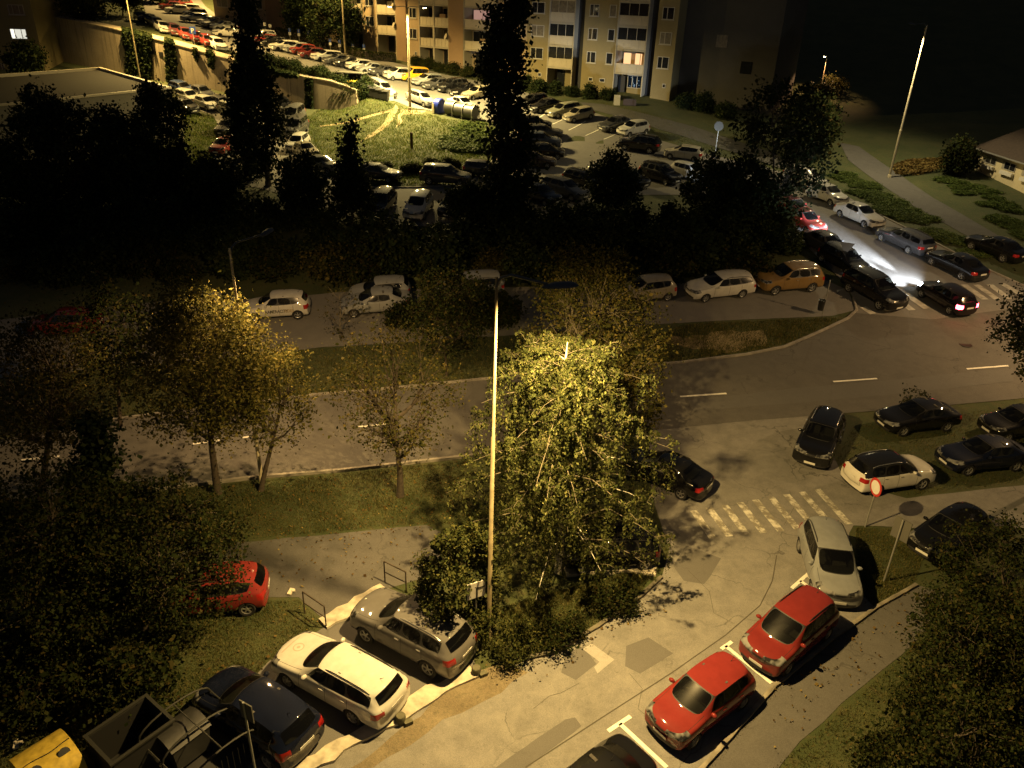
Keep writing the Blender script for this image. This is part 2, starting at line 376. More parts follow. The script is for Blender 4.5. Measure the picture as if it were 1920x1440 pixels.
kerb('road_kerb', [(200, 930), (490, 896), (640, 884), (890, 856), (1205, 811)], .14, .12, M_KERB, '', .05)
kerb('road_kerb', [(200, 790), (590, 742), (900, 713), (1280, 681), (1400, 666), (1470, 652), (1540, 622), (1590, 598), (1606, 583), (1600, 560)], .14, .11, M_KERB, '', .05)
kerb('road_kerb', [(1640, 400), (1720, 440), (1840, 502), (1925, 540)], .14, .11, M_KERB, '', .05)
kerb('road_kerb', [(640, 337), (690, 353), (780, 353), (880, 347), (925, 300), (930, 240)], .14, .11, M_KERB, '', .05)
# painted markings
def stripe(name, a, b, w, off, mat=None):
    A, B = at(*a), at(*b); t = B - A; t.z = 0; L = t.length; t.normalize(); nn = Vector((-t.y, t.x, 0)) * w / 2
    return sheet(name, [(A + nn), (B + nn), (B - nn), (A - nn)], off, mat or M_PAINT, step=.5, world=True)
for a, b in [((1140, 1372), (1182, 1344)), ((1162, 1358), (1250, 1440)), ((1352, 1218), (1372, 1204)), ((1360, 1212), (1446, 1282)), ((1484, 1104), (1516, 1076)), ((1500, 1090), (1560, 1130))]:
    stripe('bay_line', a, b, .13, .030)
for a, b in [((1275, 745), (1362, 739)), ((1562, 717), (1644, 711)), ((1812, 693), (1890, 687)), ((672, 802), (725, 796)), ((362, 834), (412, 827)), ((455, 822), (470, 820)), ((40, 864), (112, 857)), ((980, 772), (1060, 766))]:
    stripe('lane_dash', a, b, .14, .048)
for i in range(9):
    t = i / 8
    stripe('crossing_stripe', (1300 + 232 * t, 958 - 40 * t), (1336 + 256 * t, 1010 - 26 * t), .31, .032, M_WORN)
M_GREYP = simple('dull_road_paint', (.40, .38, .33), .8, var=.4, scale=3)
for a, b in [((1617, 577), (1637, 590)), ((1646, 569), (1668, 585)), ((1677, 558), (1710, 583)), ((1697, 552), (1737, 580)), ((1735, 548), (1775, 575)), ((1770, 541), (1812, 570)), ((1807, 535), (1847, 563)), ((1830, 535), (1870, 563)), ((1855, 535), (1893, 562)), ((1878, 533), (1913, 553))]:
    stripe('crossing_stripe', a, b, .5, .060, M_GREYP)
M_SEAM = simple('tar_seam', (.065, .058, .044), .9)
SP = [(985, 1440), (1120, 1352), (1260, 1262), (1360, 1192), (1425, 1136), (1448, 1090), (1456, 1042)]
for a, b in zip(SP[:-1], SP[1:]): stripe('tar_seam', a, b, .035, .0265, M_SEAM)
for SP in ([(1000, 1330), (1030, 1306), (1052, 1300), (1086, 1282)], [(1290, 1070), (1330, 1110), (1338, 1150), (1375, 1170)], [(1180, 1264), (1204, 1292), (1196, 1330), (1222, 1352)], [(1480, 920), (1490, 950), (1470, 985)]):
    for a, b in zip(SP[:-1], SP[1:]): stripe('tar_seam', a, b, .014, .0265, M_SEAM)
for a, b in [((1025, 212), (1010, 222)), ((1060, 222), (1030, 236)), ((1098, 228), (1066, 245)), ((1130, 240), (1098, 255)), ((1160, 250), (1132, 262)), ((1000, 205), (985, 212))]:
    stripe('bay_line', a, b, .14, .055)
m = MB(); pc = at(1810, 647); m.lathe([(0, .04), (.3, .04), (.32, .045), (.36, .045), (.38, .035)], 20, Matrix.Translation(pc)); tag(m.build('manhole_cover', simple('iron', (.05, .045, .04), .6, .6)), 'round iron manhole cover set in the main road', 'manhole')
M_STUB = simple('mossy_concrete', (.10, .095, .06), .9, var=.4, scale=6)
for i, (uv, lb) in enumerate([((752, 1354), 'short mossy concrete stub at the kerb behind the white estate'), ((893, 1264), 'short mossy concrete stub at the kerb behind the grey off-road car')]):
    b = at(*uv); m = MB(); m.lathe([(0, .0), (.16, 0), (.15, .26), (.12, .31), (0, .32)], 10, Matrix.Rotation(.15, 4, 'X')); m.box((.22, -.06, .05), (.24, .16, .12), .5); o = m.build('kerb_stub', M_STUB, None, 35); o.location = b + Vector((0, 0, .04)); tag(o, lb, 'stub', 'concrete stubs at the kerb')
# hedge and lawn slopes get real blades further below
# ------------------------------------------------------------------ cars
def paint_mat():
    m = N('car_paint'); b = m.bsdf(Roughness=.55, Metallic=.0); b.inputs['Coat Weight'].default_value = 1.0; b.inputs['Coat Roughness'].default_value = .05; b.inputs['Specular IOR Level'].default_value = .04
    oi = m.n('ShaderNodeObjectInfo'); f = m.noise(m.coord(), 3, 5, .6)
    c = m.mix(1.0, oi.outputs['Color'], m.ramp(f, [(.3, (.88, .87, .85)), (.7, (1.04, 1.04, 1.04))]), 'MULTIPLY')
    m.l(c, b.inputs['Base Color']); return m.mat
M_CPAINT = paint_mat()
def glass_mat():
    m = N('car_glass'); g = m.n('ShaderNodeBsdfPrincipled', Roughness=.17); g.inputs['Base Color'].default_value = (.004, .004, .0045, 1); g.inputs['Specular IOR Level'].default_value = .8
    t = m.n('ShaderNodeBsdfTransparent'); t.inputs[0].default_value = (.62, .66, .62, 1); x = m.n('ShaderNodeMixShader', Fac=.42)
    m.l(g.outputs[0], x.inputs[1]); m.l(t.outputs[0], x.inputs[2]); m.l(x.outputs[0], m.out.inputs[0]); return m.mat
M_GLASS = glass_mat(); M_SEAT = simple('seat_cloth', (.06, .055, .05), .9, var=.3, scale=12); M_DASH = simple('dashboard', (.035, .033, .03), .6)
M_TRIM = simple('black_trim', (.014, .014, .014), .55)
M_GAP = simple('panel_gap', (.006, .006, .006), .8)
def head_mat():
    m = N('headlight_glass'); b = m.bsdf(Roughness=.1, Metallic=.3); b.inputs['Coat Weight'].default_value = .8
    f = m.noise(m.coord(), 5, 1, .4, .3); m.l(m.ramp(f, [(.38, (.03, .03, .03)), (.62, (.30, .30, .29))]), b.inputs['Base Color']); return m.mat
M_HEAD = head_mat()
M_TAIL = simple('tail_light_glass', (.28, .012, .010), .12); M_TAIL.node_tree.nodes['Principled BSDF'].inputs['Coat Weight'].default_value = .6
M_TYRE = simple('tyre_rubber', (.012, .012, .012), .85)
M_RIM = simple('alloy_rim', (.42, .42, .41), .35, .7)
M_CHROME = simple('bright_trim', (.6, .6, .58), .25, .8)
M_PLATE = simple('plate_white', (.62, .61, .56), .5)
M_HLON = glow('headlight_on', (.8, .9, 1.0), 60)
M_TLON = glow('tail_light_on', (1.0, .05, .08), 32)
CARMATS = [M_CPAINT, M_GLASS, M_TRIM, M_GAP, M_HEAD, M_TAIL, M_CHROME]

def car_cage(p):
    L, W, Hh = p['L'], p['W'], p['H']; W2 = W / 2; xf, xr = L / 2, -L / 2
    ax = p['ax']; xc = p['xc']; xt = p['xt']; xb = p['xb']; xq = p['xq']; xe = p['xe']; xre = p['xre']; xg = p['xg']; hz = p['hood']; bz = p['belt']; ty = p.get('ty', .68)
    zs = p.get('zs', .19)
    C = []
    def low(xl, w, zsh, z3=.60, z2=.40, z1=None):
        z1 = zs if z1 is None else z1
        return [(xl, 0, z1), (xl, .80 * W2 * w, z1), (xl, .965 * W2 * w, z1 + .12), (xl, W2 * w, z3), (xl, .965 * W2 * w, zsh)]
    def hood(xl, w, z, bow, z3=.6, z1=None, cr=.04):
        lo = low(xl, w, z - .05, min(z3, z - .12), .4, z1)
        up = [(xl, .88 * W2 * w, z), (xl, .66 * W2 * w, z + cr * .6), (xl, .34 * W2 * w, z + cr * .9), (xl, 0, z + cr)]
        return [(x - bow * (y / W2) ** 2, y, zz) for x, y, zz in lo + up]
    C.append(hood(xf, .90, hz - .18, .20, .48, zs + .03, .01))
    C.append(hood(xf - .07, .95, hz - .05, .22, .52, zs, .03))
    C.append(hood(xf - .42, .99, hz + .05, .15, .58))
    C.append(hood(ax, 1.0, hz + .5 * (bz - hz), .06))
    k = low(xc - .12, 1.0, bz - .02)
    C.append(k + [(xc - .16, .875 * W2, bz + .03), (xc - .03, .74 * W2, bz + .045), (xc + .09, .40 * W2, bz + .06), (xc + .13, 0, bz + .065)])
    k = low(xc - .42, 1.0, bz - .01)
    C.append(k + [(xc - .30, .895 * W2, bz + .035), (xt, ty * W2, Hh - .10), (xt + .07, .38 * W2, Hh - .055), (xt + .09, 0, Hh - .045)])
    k = low(xb, 1.0, bz)
    C.append(k + [(xb, .90 * W2, bz + .045), (xb, (ty + .03) * W2, Hh - .075), (xb, .39 * W2, Hh - .012), (xb, 0, Hh)])
    k = low(xq, 1.0, bz + .01)
    C.append(k + [(xq, .90 * W2, bz + .06), (xq + .05, (ty + .02) * W2, Hh - .09), (xq, .39 * W2, Hh - .02), (xq, 0, Hh - .01)])
    k = low(xe, .99, bz + .02)
    C.append(k + [(xe, .885 * W2, bz + .085), (xre, (ty - .01) * W2, Hh - .135), (xre - .07, .37 * W2, Hh - .075), (xre - .10, 0, Hh - .06)])
    k = low(xg + .05, .97, bz + .0)
    gz = p.get('gz', bz + .06)
    C.append(k + [(xg + .02, .82 * W2, gz), (xg, .70 * W2, gz + .01), (xg - .08, .37 * W2, gz + .01), (xg - .11, 0, gz + .01)])
    tz = p.get('tz', .86)
    lo = [(x + .13 * (y / W2) ** 2, y, z) for x, y, z in low(xr + .02, .94, tz - .10, .58)]
    C.append(lo + [(xr + .10, .80 * W2, tz), (xr + .03, .66 * W2, tz + .01), (xr + .0, .35 * W2, tz + .015), (xr, 0, tz + .015)])
    lo = [(x + .15 * (y / W2) ** 2, y, z) for x, y, z in low(xr - .03, .90, .58, .50, .4, zs + .06)]
    C.append(lo + [(xr + .08, .78 * W2, .62), (xr - .01, .62 * W2, .63), (xr - .03, .33 * W2, .635), (xr - .03, 0, .635)])
    return C
def build_car(key, p):
    C = car_cage(p); L, W, Hh = p['L'], p['W'], p['H']
    bm = bmesh.new(); G = {}
    for i, col in enumerate(C):
        for j, (x, y, z) in enumerate(col):
            if j in (0, 8):
                v = bm.verts.new((x, 0, z)); G[i, j, 1] = v; G[i, j, -1] = v
            else:
                for s in (1, -1): G[i, j, s] = bm.verts.new((x, s * y, z))
    n = len(C); FF = {}
    for i in range(n - 1):
        for j in range(8):
            for s in (1, -1):
                q = [G[i, j, s], G[i + 1, j, s], G[i + 1, j + 1, s], G[i, j + 1, s]]
                if s < 0: q.reverse()
                FF[i, j, s] = bm.faces.new(q)
    for i, fl in ((0, False), (n - 1, True)):
        lp = [G[i, j, 1] for j in range(9)] + [G[i, j, -1] for j in range(7, 0, -1)]
        if fl: lp.reverse()
        bm.faces.new(lp)
    bmesh.ops.recalc_face_normals(bm, faces=bm.faces[:])
    ws = [FF[4, j, s] for j in (6, 7) for s in (1, -1)]; rw = [FF[8, j, s] for j in (6, 7) for s in (1, -1)]
    cols = [5, 6] + ([7] if p.get('quarter', True) else [])
    sd = [FF[c, 5, s] for c in cols for s in (1, -1)]
    for f in ws + rw + sd: f.material_index = 1
    r1 = bmesh.ops.inset_region(bm, faces=ws, thickness=.035, use_even_offset=True)['faces']
    r2 = bmesh.ops.inset_region(bm, faces=rw, thickness=.05, use_even_offset=True)['faces']
    r3 = bmesh.ops.inset_individual(bm, faces=sd, thickness=.028, use_even_offset=True)['faces']
    for f in r1: f.material_index = 2
    for f in r2: f.material_index = 0
    for f in r3: f.material_index = 2
    cl = bm.edges.layers.float.get('crease_edge') or bm.edges.layers.float.new('crease_edge')
    for e in bm.edges:
        ms = {f.material_index for f in e.link_faces}
        if len(ms) > 1: e[cl] = 1.0
    vl = bm.verts.layers.float.get('crease_vert') or bm.verts.layers.float.new('crease_vert')
    for v in bm.verts:
        g1 = [f for f in v.link_faces if f.material_index == 1]
        if len(g1) == 1 and len(v.link_faces) > 1: v[vl] = .75
    me = bpy.data.meshes.new('cage'); bm.to_mesh(me); bm.free()
    o = bpy.data.objects.new('cage', me); COL.objects.link(o)
    for m in CARMATS: me.materials.append(m)
    sm = o.modifiers.new('s', 'SUBSURF'); sm.levels = 2; sm.render_levels = 2
    dg = bpy.context.evaluated_depsgraph_get(); me2 = bpy.data.meshes.new_from_object(o.evaluated_get(dg))
    V = np.empty(len(me2.vertices) * 3); me2.vertices.foreach_get('co', V); V = V.reshape(-1, 3)
    for a, lo, hi in ((0, -L / 2, L / 2), (1, -W / 2, W / 2), (2, p.get('zs', .19), Hh)):
        mn, mx = V[:, a].min(), V[:, a].max(); V[:, a] = lo + (V[:, a] - mn) / (mx - mn) * (hi - lo)
    me2.vertices.foreach_set('co', V.ravel())
    o.modifiers.clear(); o.data = me2
    # wheel arches
    cut = MB(); ra = p['r'] + .045
    for x in (p['ax'], p['rx']):
        for s in (1, -1):
            Mx = Matrix.Translation((x, s * (W / 2 - .10), p['r'])) @ Matrix.Rotation(R_(90), 4, 'X')
            cut.lathe([(0, -.16), (ra, -.16), (ra, .16), (0, .16)], 28, Mx, 2)
    cme = cut.mesh('cut'); cb = bmesh.new(); cb.from_mesh(cme); bmesh.ops.remove_doubles(cb, verts=cb.verts[:], dist=1e-5); bmesh.ops.dissolve_degenerate(cb, edges=cb.edges[:], dist=1e-5); bmesh.ops.recalc_face_normals(cb, faces=cb.faces[:]); cb.to_mesh(cme); cb.free()
    co = bpy.data.objects.new('cut', cme); COL.objects.link(co)
    for m in CARMATS: cme.materials.append(m)
    bo = o.modifiers.new('b', 'BOOLEAN'); bo.object = co; bo.operation = 'DIFFERENCE'; bo.solver = 'EXACT'
    dg = bpy.context.evaluated_depsgraph_get(); me3 = bpy.data.meshes.new_from_object(o.evaluated_get(dg))
    bpy.data.objects.remove(o); bpy.data.objects.remove(co)
    bm = bmesh.new(); bm.from_mesh(me3)
    def patch(planes, mat, only=(0,), near=None):
        """recolour the body faces inside all half spaces (point, normal)"""
        for pt, no in planes:
            pt, no = Vector(pt), Vector(no)
            fs = [f for f in bm.faces if f.material_index in only and (near is None or near(f.calc_center_median()))]
            ge = list({e for f in fs for e in f.edges}) + list({v for f in fs for v in f.verts}) + fs
            bmesh.ops.bisect_plane(bm, geom=ge, plane_co=pt, plane_no=no, dist=1e-5)
        for f in bm.faces:
            if f.material_index in only:
                c = f.calc_center_median()
                if (near is None or near(c)) and all((c - Vector(a)).dot(Vector(b)) > 0 for a, b in planes): f.material_index = mat
    def box_patch(x0, x1, y0, y1, z0, z1, mat, only=(0,), m=.35):
        nr = lambda c: x0 - m < c.x < x1 + m and y0 - m < c.y < y1 + m and z0 - m < c.z < z1 + m
        patch([((x0, 0, 0), (1, 0, 0)), ((x1, 0, 0), (-1, 0, 0)), ((0, y0, 0), (0, 1, 0)), ((0, y1, 0), (0, -1, 0)), ((0, 0, z0), (0, 0, 1)), ((0, 0, z1), (0, 0, -1))], mat, only, nr)
    xf, xr = L / 2, -L / 2; hz = p['hood']
    # headlights, grille, lower intake, tail lights
    for s in (1, -1):
        y0, y1 = sorted((s * W * .29, s * W * .52))
        nr = lambda c: c.x > xf - .9 and c.y * s > .2
        patch([((xf - .52, 0, hz - .05), (1, 0, -.35)), ((0, s * W * .27, hz), (.35, s * 1, .25)), ((xf, 0, hz - .17), (.18, 0, 1)), ((xf, 0, hz - .05), (-.22, 0, -1))], 4, (0,), nr)
        if p.get('tail', 'corner') == 'corner':
            nr2 = lambda c: c.x < xr + .7 and c.y * s > .2
            patch([((xr + .34, 0, .8), (-1, 0, .1)), ((0, s * W * .30, .8), (0, s, 0)), ((0, 0, p['tl'][0]), (0, 0, 1)), ((0, 0, p['tl'][1]), (0, 0, -1))], 5, (0,), nr2)
        else:
            nr2 = lambda c: c.x < xr + .7 and c.y * s > .2
            patch([((xr + .26, 0, .8), (-1, 0, .1)), ((0, s * W * .36, .8), (0, s, 0)), ((0, 0, p['tl'][0]), (0, 0, 1)), ((0, 0, p['tl'][1]), (0, 0, -1))], 5, (0, 1), nr2)
    box_patch(xf - .25, xf + .1, -W * .27, W * .27, hz - .19, hz - .10, 2)
    box_patch(xf - .3, xf + .1, -W * .36, W * .36, .24, .36, 2)
    if p.get('clad'):
        box_patch(xr - .1, xf + .1, -W, W, 0, .36, 2, (0,), 2)
    else: box_patch(xr - .1, xf + .1, -W, W, 0, .235, 2, (0,), 2)
    # panel gaps: doors, bonnet, tailgate
    g = .016; bz = p['belt']
    for x in p['seams']:
        for s in (1, -1):
            y0, y1 = sorted((s * W * .36, s * W * .6)); box_patch(x, x + g, y0, y1, .27, bz + .02, 3, (0,), .3)
    xs = sorted(p['seams'])
    for s in (1, -1):
        y0, y1 = sorted((s * W * .36, s * W * .6)); box_patch(xs[0], xs[-1], y0, y1, .27, .27 + g, 3, (0,), .3)
        box_patch(p['xc'] - .1, xf - .38, min(s * W * .395, s * W * .402), max(s * W * .395, s * W * .402), hz - .02, 1.2, 3, (0,), .3)
        box_patch(xr - .1, xr + .12, min(s * W * .33, s * W * .338), max(s * W * .33, s * W * .338), .62, p.get('gz', bz + .06), 3, (0,), .3)
    box_patch(xr - .2, xr + .2, -W * .33, W * .33, .60, .60 + g, 3, (0,), .3)
    box_patch(xf - .5, xf, -W * .36, W * .36, hz - .085, hz - .077, 3, (0,), .3)
    bmesh.ops.remove_doubles(bm, verts=bm.verts[:], dist=1e-5)
    # split into parts
    groups = {}
    for f in bm.faces: groups.setdefault(f.material_index, []).append(f)
    parts = []
    def comps(fs):
        S = set(fs); out = []
        while S:
            st = [S.pop()]; c = []
            while st:
                f = st.pop(); c.append(f)
                for e in f.edges:
                    for h in e.link_faces:
                        if h in S: S.remove(h); st.append(h)
            out.append(c)
        return out
    def tomesh(fs, name, mats):
        idx = {}; V = []; Fc = []; mi = []
        mm = sorted({f.material_index for f in fs})
        for f in fs:
            q = []
            for v in f.verts:
                if v not in idx: idx[v] = len(V); V.append(tuple(v.co))
                q.append(idx[v])
            Fc.append(q); mi.append(mm.index(f.material_index))
        me = bpy.data.meshes.new(name); me.from_pydata(V, [], Fc); me.polygons.foreach_set('material_index', mi)
        me.polygons.foreach_set('use_smooth', [True] * len(Fc)); me.set_sharp_from_angle(angle=R_(38))
        for k in mm: me.materials.append(mats[k])
        return me
    body = [f for k in (0, 2, 3, 6) for f in groups.get(k, [])]
    parts.append(('body', tomesh(body, key + '_body', CARMATS)))
    if 1 in groups:
        for c in comps(groups[1]):
            ce = sum((f.calc_center_median() for f in c), Vector()) / len(c); ar = sum(f.calc_area() for f in c)
            if ar < .01: continue
            nm = 'side_window' if abs(ce.y) > .3 else ('windscreen' if ce.x > 0 else 'rear_window')
            parts.append((nm, tomesh(c, key + '_' + nm, CARMATS)))
    for k, nm in ((4, 'headlight'), (5, 'tail_light')):
        fs = groups.get(k, [])
        for s in (1, -1):
            c = [f for f in fs if f.calc_center_median().y * s > 0]
            if c: parts.append((nm, tomesh(c, key + '_' + nm, CARMATS)))
    bvh = BVHTree.FromBMesh(bm); bm.free()
    root = empty('parked_car', (0, 0, 0))
    for nm, me in parts:
        o = bpy.data.objects.new(nm, me); COL.objects.link(o); o.parent = root
    # wheels
    r = p['r']; t = MB()
    t.lathe([(r * .64, -.085), (r * .9, -.10), (r * .985, -.085), (r, -.04), (r, .04), (r * .985, .085), (r * .9, .10), (r * .64, .085)], 28, Matrix.Rotation(R_(90), 4, 'X'))
    tme = t.mesh(key + '_tyre', 40); tme.materials.append(M_TYRE)
    q = MB(); Rx = Matrix.Rotation(R_(90), 4, 'X')
    q.lathe([(0, .02), (r * .60, .02)], 24, Rx, 1); q.lathe([(r * .58, .07), (r * .66, .085), (r * .67, .06), (r * .6, .0)], 28, Rx, 0); q.lathe([(0, .075), (.05, .07), (.06, .04)], 12, Rx, 0)
    ns = p.get('spokes', 5)
    for k in range(ns):
        w = 2 * PI * k / ns
        Mq = Matrix.Rotation(w, 4, 'Y')
        q.box((r * .32, -.058, 0), (r * .58, .024, r * .17), 0, 0, Mq)
    rme = q.mesh(key + '_rim', 40); rme.materials.append(M_RIM); rme.materials.append(M_GAP)
    for x in (p['ax'], p['rx']):
        for s in (1, -1):
            w = bpy.data.objects.new('wheel', tme); COL.objects.link(w); w.parent = root
            w.location = (x, s * (W / 2 - .115), r); w.rotation_euler = (0, R_(17 * x), PI if s > 0 else 0)
            rr = bpy.data.objects.new('rim', rme); COL.objects.link(rr); rr.parent = w
    # mirrors, handles, plates, rails
    mi = MB(); bmx = bmesh.new(); bmesh.ops.create_uvsphere(bmx, u_segments=12, v_segments=8, radius=1)
    mi.add([(v.co.x * .075, v.co.y * .11, v.co.z * .075) for v in bmx.verts], [[v.index for v in f.verts] for f in bmx.faces]); bmx.free()
    mme = mi.mesh(key + '_mirror', 60); mme.materials.append(M_CPAINT)
    for s in (1, -1):
        o = bpy.data.objects.new('wing_mirror', mme); COL.objects.link(o); o.parent = root; o.location = (p['xc'] - .36, s * (W * .45 + .10), p['belt'] + .07); o.rotation_euler = (0, 0, -s * .15)
    hn = MB(); hn.box((0, 0, 0), (.17, .03, .03)); hme = hn.mesh(key + '_handle'); hme.materials.append(M_CPAINT if not p.get('chrome') else M_CHROME)
    for x in p['handles']:
        for s in (1, -1):
            h = bvh.ray_cast(Vector((x, s * 2, p['belt'] - .09)), Vector((0, -s, 0)))[0]
            if h is None: continue
            o = bpy.data.objects.new('door_handle', hme); COL.objects.link(o); o.parent = root; o.location = (h.x, h.y + s * .01, h.z)
    pm = MB(); pm.box((0, 0, 0), (.012, .52, .11)); pme = pm.mesh(key + '_plate'); pme.materials.append(M_PLATE)
    for sx, z in ((1, .42), (-1, p.get('pz', .74))):
        h = bvh.ray_cast(Vector((sx * 4, 0, z)), Vector((-sx, 0, 0)))[0]
        if h is not None:
            o = bpy.data.objects.new('number_plate', pme); COL.objects.link(o); o.parent = root; o.location = (h.x + sx * .012, 0, z); o.rotation_euler = (0, sx * R_(4), 0)
    if p.get('rails'):
        for s in (1, -1):
            rl = MB(); pts = []
            for k in range(9):
                x = p['xt'] - .25 + (p['xre'] + .15 - p['xt'] + .25) * k / 8; y = s * W / 2 * (p.get('ty', .68) - .03)
                h = bvh.ray_cast(Vector((x, y, 3)), Vector((0, 0, -1)))[0]
                pts.append((x, y, (h.z if h else Hh - .08) + (.035 if 0 < k < 8 else .0)))
            rl.tube(pts, .018, 6); o = rl.build('roof_rail', M_TRIM if not p.get('chrome') else M_CHROME, root, 60)
    it = MB(); fz = p.get('zs', .19) + .22; bl = p['belt']; wi = W * .40
    it.box(((p['xc'] + p['xe']) / 2, 0, fz), (p['xc'] - p['xe'] + .3, wi * 2, .04), 0, 1)
    for s in (1, -1): it.box(((p['xc'] + p['xe']) / 2 - .1, s * (wi + .03), fz + (bl - fz) / 2 - .02), (p['xc'] - p['xe'], .04, bl - fz - .05), 0, 1)
    it.box((p['xc'] - .22, 0, bl - .13), (.46, wi * 1.96, .22), 0, 1)
    it.box((p['xe'] + .12, 0, bl - .10), (.35, wi * 1.9, .05), 0, 1)
    for s in (1, -1):
        it.box((p['xb'] + .16, s * .36, fz + .22), (.50, .50, .20)); it.box((0, 0, .32), (.16, .48, .66), 0, 0, Matrix.Translation((p['xb'] - .12, s * .36, fz + .22)) @ Matrix.Rotation(R_(-14), 4, 'Y')); it.box((p['xb'] - .30, s * .36, fz + 1.0 - .06), (.10, .26, .17))
    it.box((p['xq'] + .42, 0, fz + .22), (.50, wi * 1.8, .20)); it.box((0, 0, .30), (.16, wi * 1.8, .60), 0, 0, Matrix.Translation((p['xq'] + .12, 0, fz + .22)) @ Matrix.Rotation(R_(-16), 4, 'Y'))
    Ms = Matrix.Translation((p['xc'] - .52, .36, bl - .10)) @ Matrix.Rotation(R_(-62), 4, 'Y'); it.lathe([(.16, .012), (.185, 0), (.16, -.012)], 18, Ms, 1)
    it.build('interior', [M_SEAT, M_DASH], root)
    an = MB(); xh = p['xre'] + .22; h = bvh.ray_cast(Vector((xh, 0, 3)), Vector((0, 0, -1)))[0]
    if h: an.tube([(xh, 0, h.z - .01), (xh - .16, 0, h.z + .12)], [.012, .004], 5); an.build('aerial', M_TRIM, root)
    wp = MB()
    for y0, y1 in ((.25, -.38), (-.12, .0)):
        pass
    root['proto'] = key
    return root, bvh
P_HATCH = dict(L=3.98, W=1.70, H=1.47, ax=1.22, rx=-1.26, xc=.86, xt=.16, xb=-.22, xq=-.98, xe=-1.38, xre=-1.55, xg=-1.84, hood=.82, belt=.94, r=.30, seams=[.78, -.24, -1.06], handles=[-.1, -.95], tl=(.66, .92), tz=.86, pz=.72)
P_EST = dict(L=4.66, W=1.80, H=1.47, ax=1.43, rx=-1.25, xc=.95, xt=.20, xb=-.22, xq=-1.02, xe=-1.95, xre=-1.92, xg=-2.16, hood=.80, belt=.94, r=.31, seams=[.86, -.22, -1.10], handles=[-.06, -.95], tl=(.70, .90), tz=.90, rails=True, spokes=7, pz=.80)
P_SUV = dict(L=4.55, W=1.86, H=1.70, ax=1.38, rx=-1.30, xc=.98, xt=.25, xb=-.20, xq=-1.02, xe=-1.75, xre=-1.78, xg=-2.08, hood=.98, belt=1.10, r=.35, seams=[.88, -.22, -1.08], handles=[-.05, -.95], tl=(.86, 1.08), tz=1.02, rails=True, clad=True, zs=.24, gz=1.18, pz=.90, chrome=True)
P_MPV = dict(L=4.25, W=1.78, H=1.63, ax=1.30, rx=-1.32, xc=1.10, xt=.28, xb=-.15, xq=-.98, xe=-1.60, xre=-1.70, xg=-1.98, hood=.92, belt=1.02, r=.31, seams=[.88, -.16, -1.04], handles=[.0, -.92], tl=(.80, 1.10), tz=.94, rails=True, gz=1.10, ty=.72, pz=.80)
P_SEDAN = dict(L=4.50, W=1.76, H=1.43, ax=1.38, rx=-1.28, xc=.86, xt=.10, xb=-.25, xq=-1.00, xe=-1.38, xre=-1.05, xg=-1.64, hood=.78, belt=.92, r=.31, seams=[.80, -.26, -1.06], handles=[-.1, -.98], tl=(.68, .88), tz=.93, gz=.98, quarter=False, pz=.72)
P_VAN = dict(L=4.40, W=1.80, H=1.82, ax=1.36, rx=-1.30, xc=1.14, xt=.45, xb=.0, xq=-.90, xe=-1.85, xre=-2.00, xg=-2.10, hood=.96, belt=1.06, r=.31, seams=[.94, .0, -1.0], handles=[.1, -.8], tl=(.80, 1.12), tz=.98, gz=1.12, ty=.80, pz=.70)
PROTO = {}; BVH = {}
for key, pp in (('hatch', P_HATCH), ('estate', P_EST), ('suv', P_SUV), ('mpv', P_MPV), ('sedan', P_SEDAN), ('van', P_VAN)):
    PROTO[key], BVH[key] = build_car(key, pp)
LITE = {'body', 'windscreen', 'rear_window', 'side_window', 'wheel', 'headlight', 'tail_light', 'number_plate'}
WHITE, SILVER, GREY, DGREY, BLACK, NAVY, RED, DRED, GOLD, YELLOW, BEIGE, BLUE = (.52, .51, .47), (.27, .28, .28), (.12, .115, .11), (.045, .045, .047), (.006, .006, .0065), (.005, .007, .018), (.19, .024, .020), (.12, .012, .011), (.20, .125, .045), (.62, .36, .02), (.30, .27, .2), (.03, .05, .12)
def car(kind, uv, head, col, label, cat='car', group=None, lite=False, scale=1.0, name='parked_car', grime=None, lift=0, two=None, world=None):
    """put a car on the ground with the middle of its footprint seen at uv, heading in degrees"""
    p = Vector((*world, Hs(*world))) if world else at(*uv)
    if group and group.endswith('near street'): scale *= .93
    pr = PROTO[kind]; r = pr.copy(); COL.objects.link(r); r.name = name
    if 'proto' in r: del r['proto']
    a = R_(head); f = Vector((math.cos(a), math.sin(a))); s = Vector((-f.y, f.x))
    zf, zb = Hs(p.x + 1.3 * f.x, p.y + 1.3 * f.y), Hs(p.x - 1.3 * f.x, p.y - 1.3 * f.y); zl, zr = Hs(p.x + .8 * s.x, p.y + .8 * s.y), Hs(p.x - .8 * s.x, p.y - .8 * s.y)
    fx = Vector((f.x, f.y, (zf - zb) / 2.6)).normalized(); sy = Vector((s.x, s.y, (zl - zr) / 1.6)).normalized(); up = fx.cross(sy).normalized(); sy = up.cross(fx)
    M = Matrix((fx, sy, up)).transposed().to_4x4(); M.translation = Vector((p.x, p.y, (zf + zb) / 2 + (.028 if p.y < 33 else .05) + lift))
    r.matrix_world = M @ Matrix.Scale(scale, 4)
    for ch in pr.children:
        if lite and ch.name.split('.')[0] not in LITE: continue
        c = ch.copy(); COL.objects.link(c); c.parent = r; c.color = (*col, 1)
        if two and ch.name.startswith('body'): c.color = (*col, 1)
        for g in ch.children:
            if lite: continue
            d = g.copy(); COL.objects.link(d); d.parent = c
    tag(r, label, cat, group); r['kind'] = 'thing'
    return r
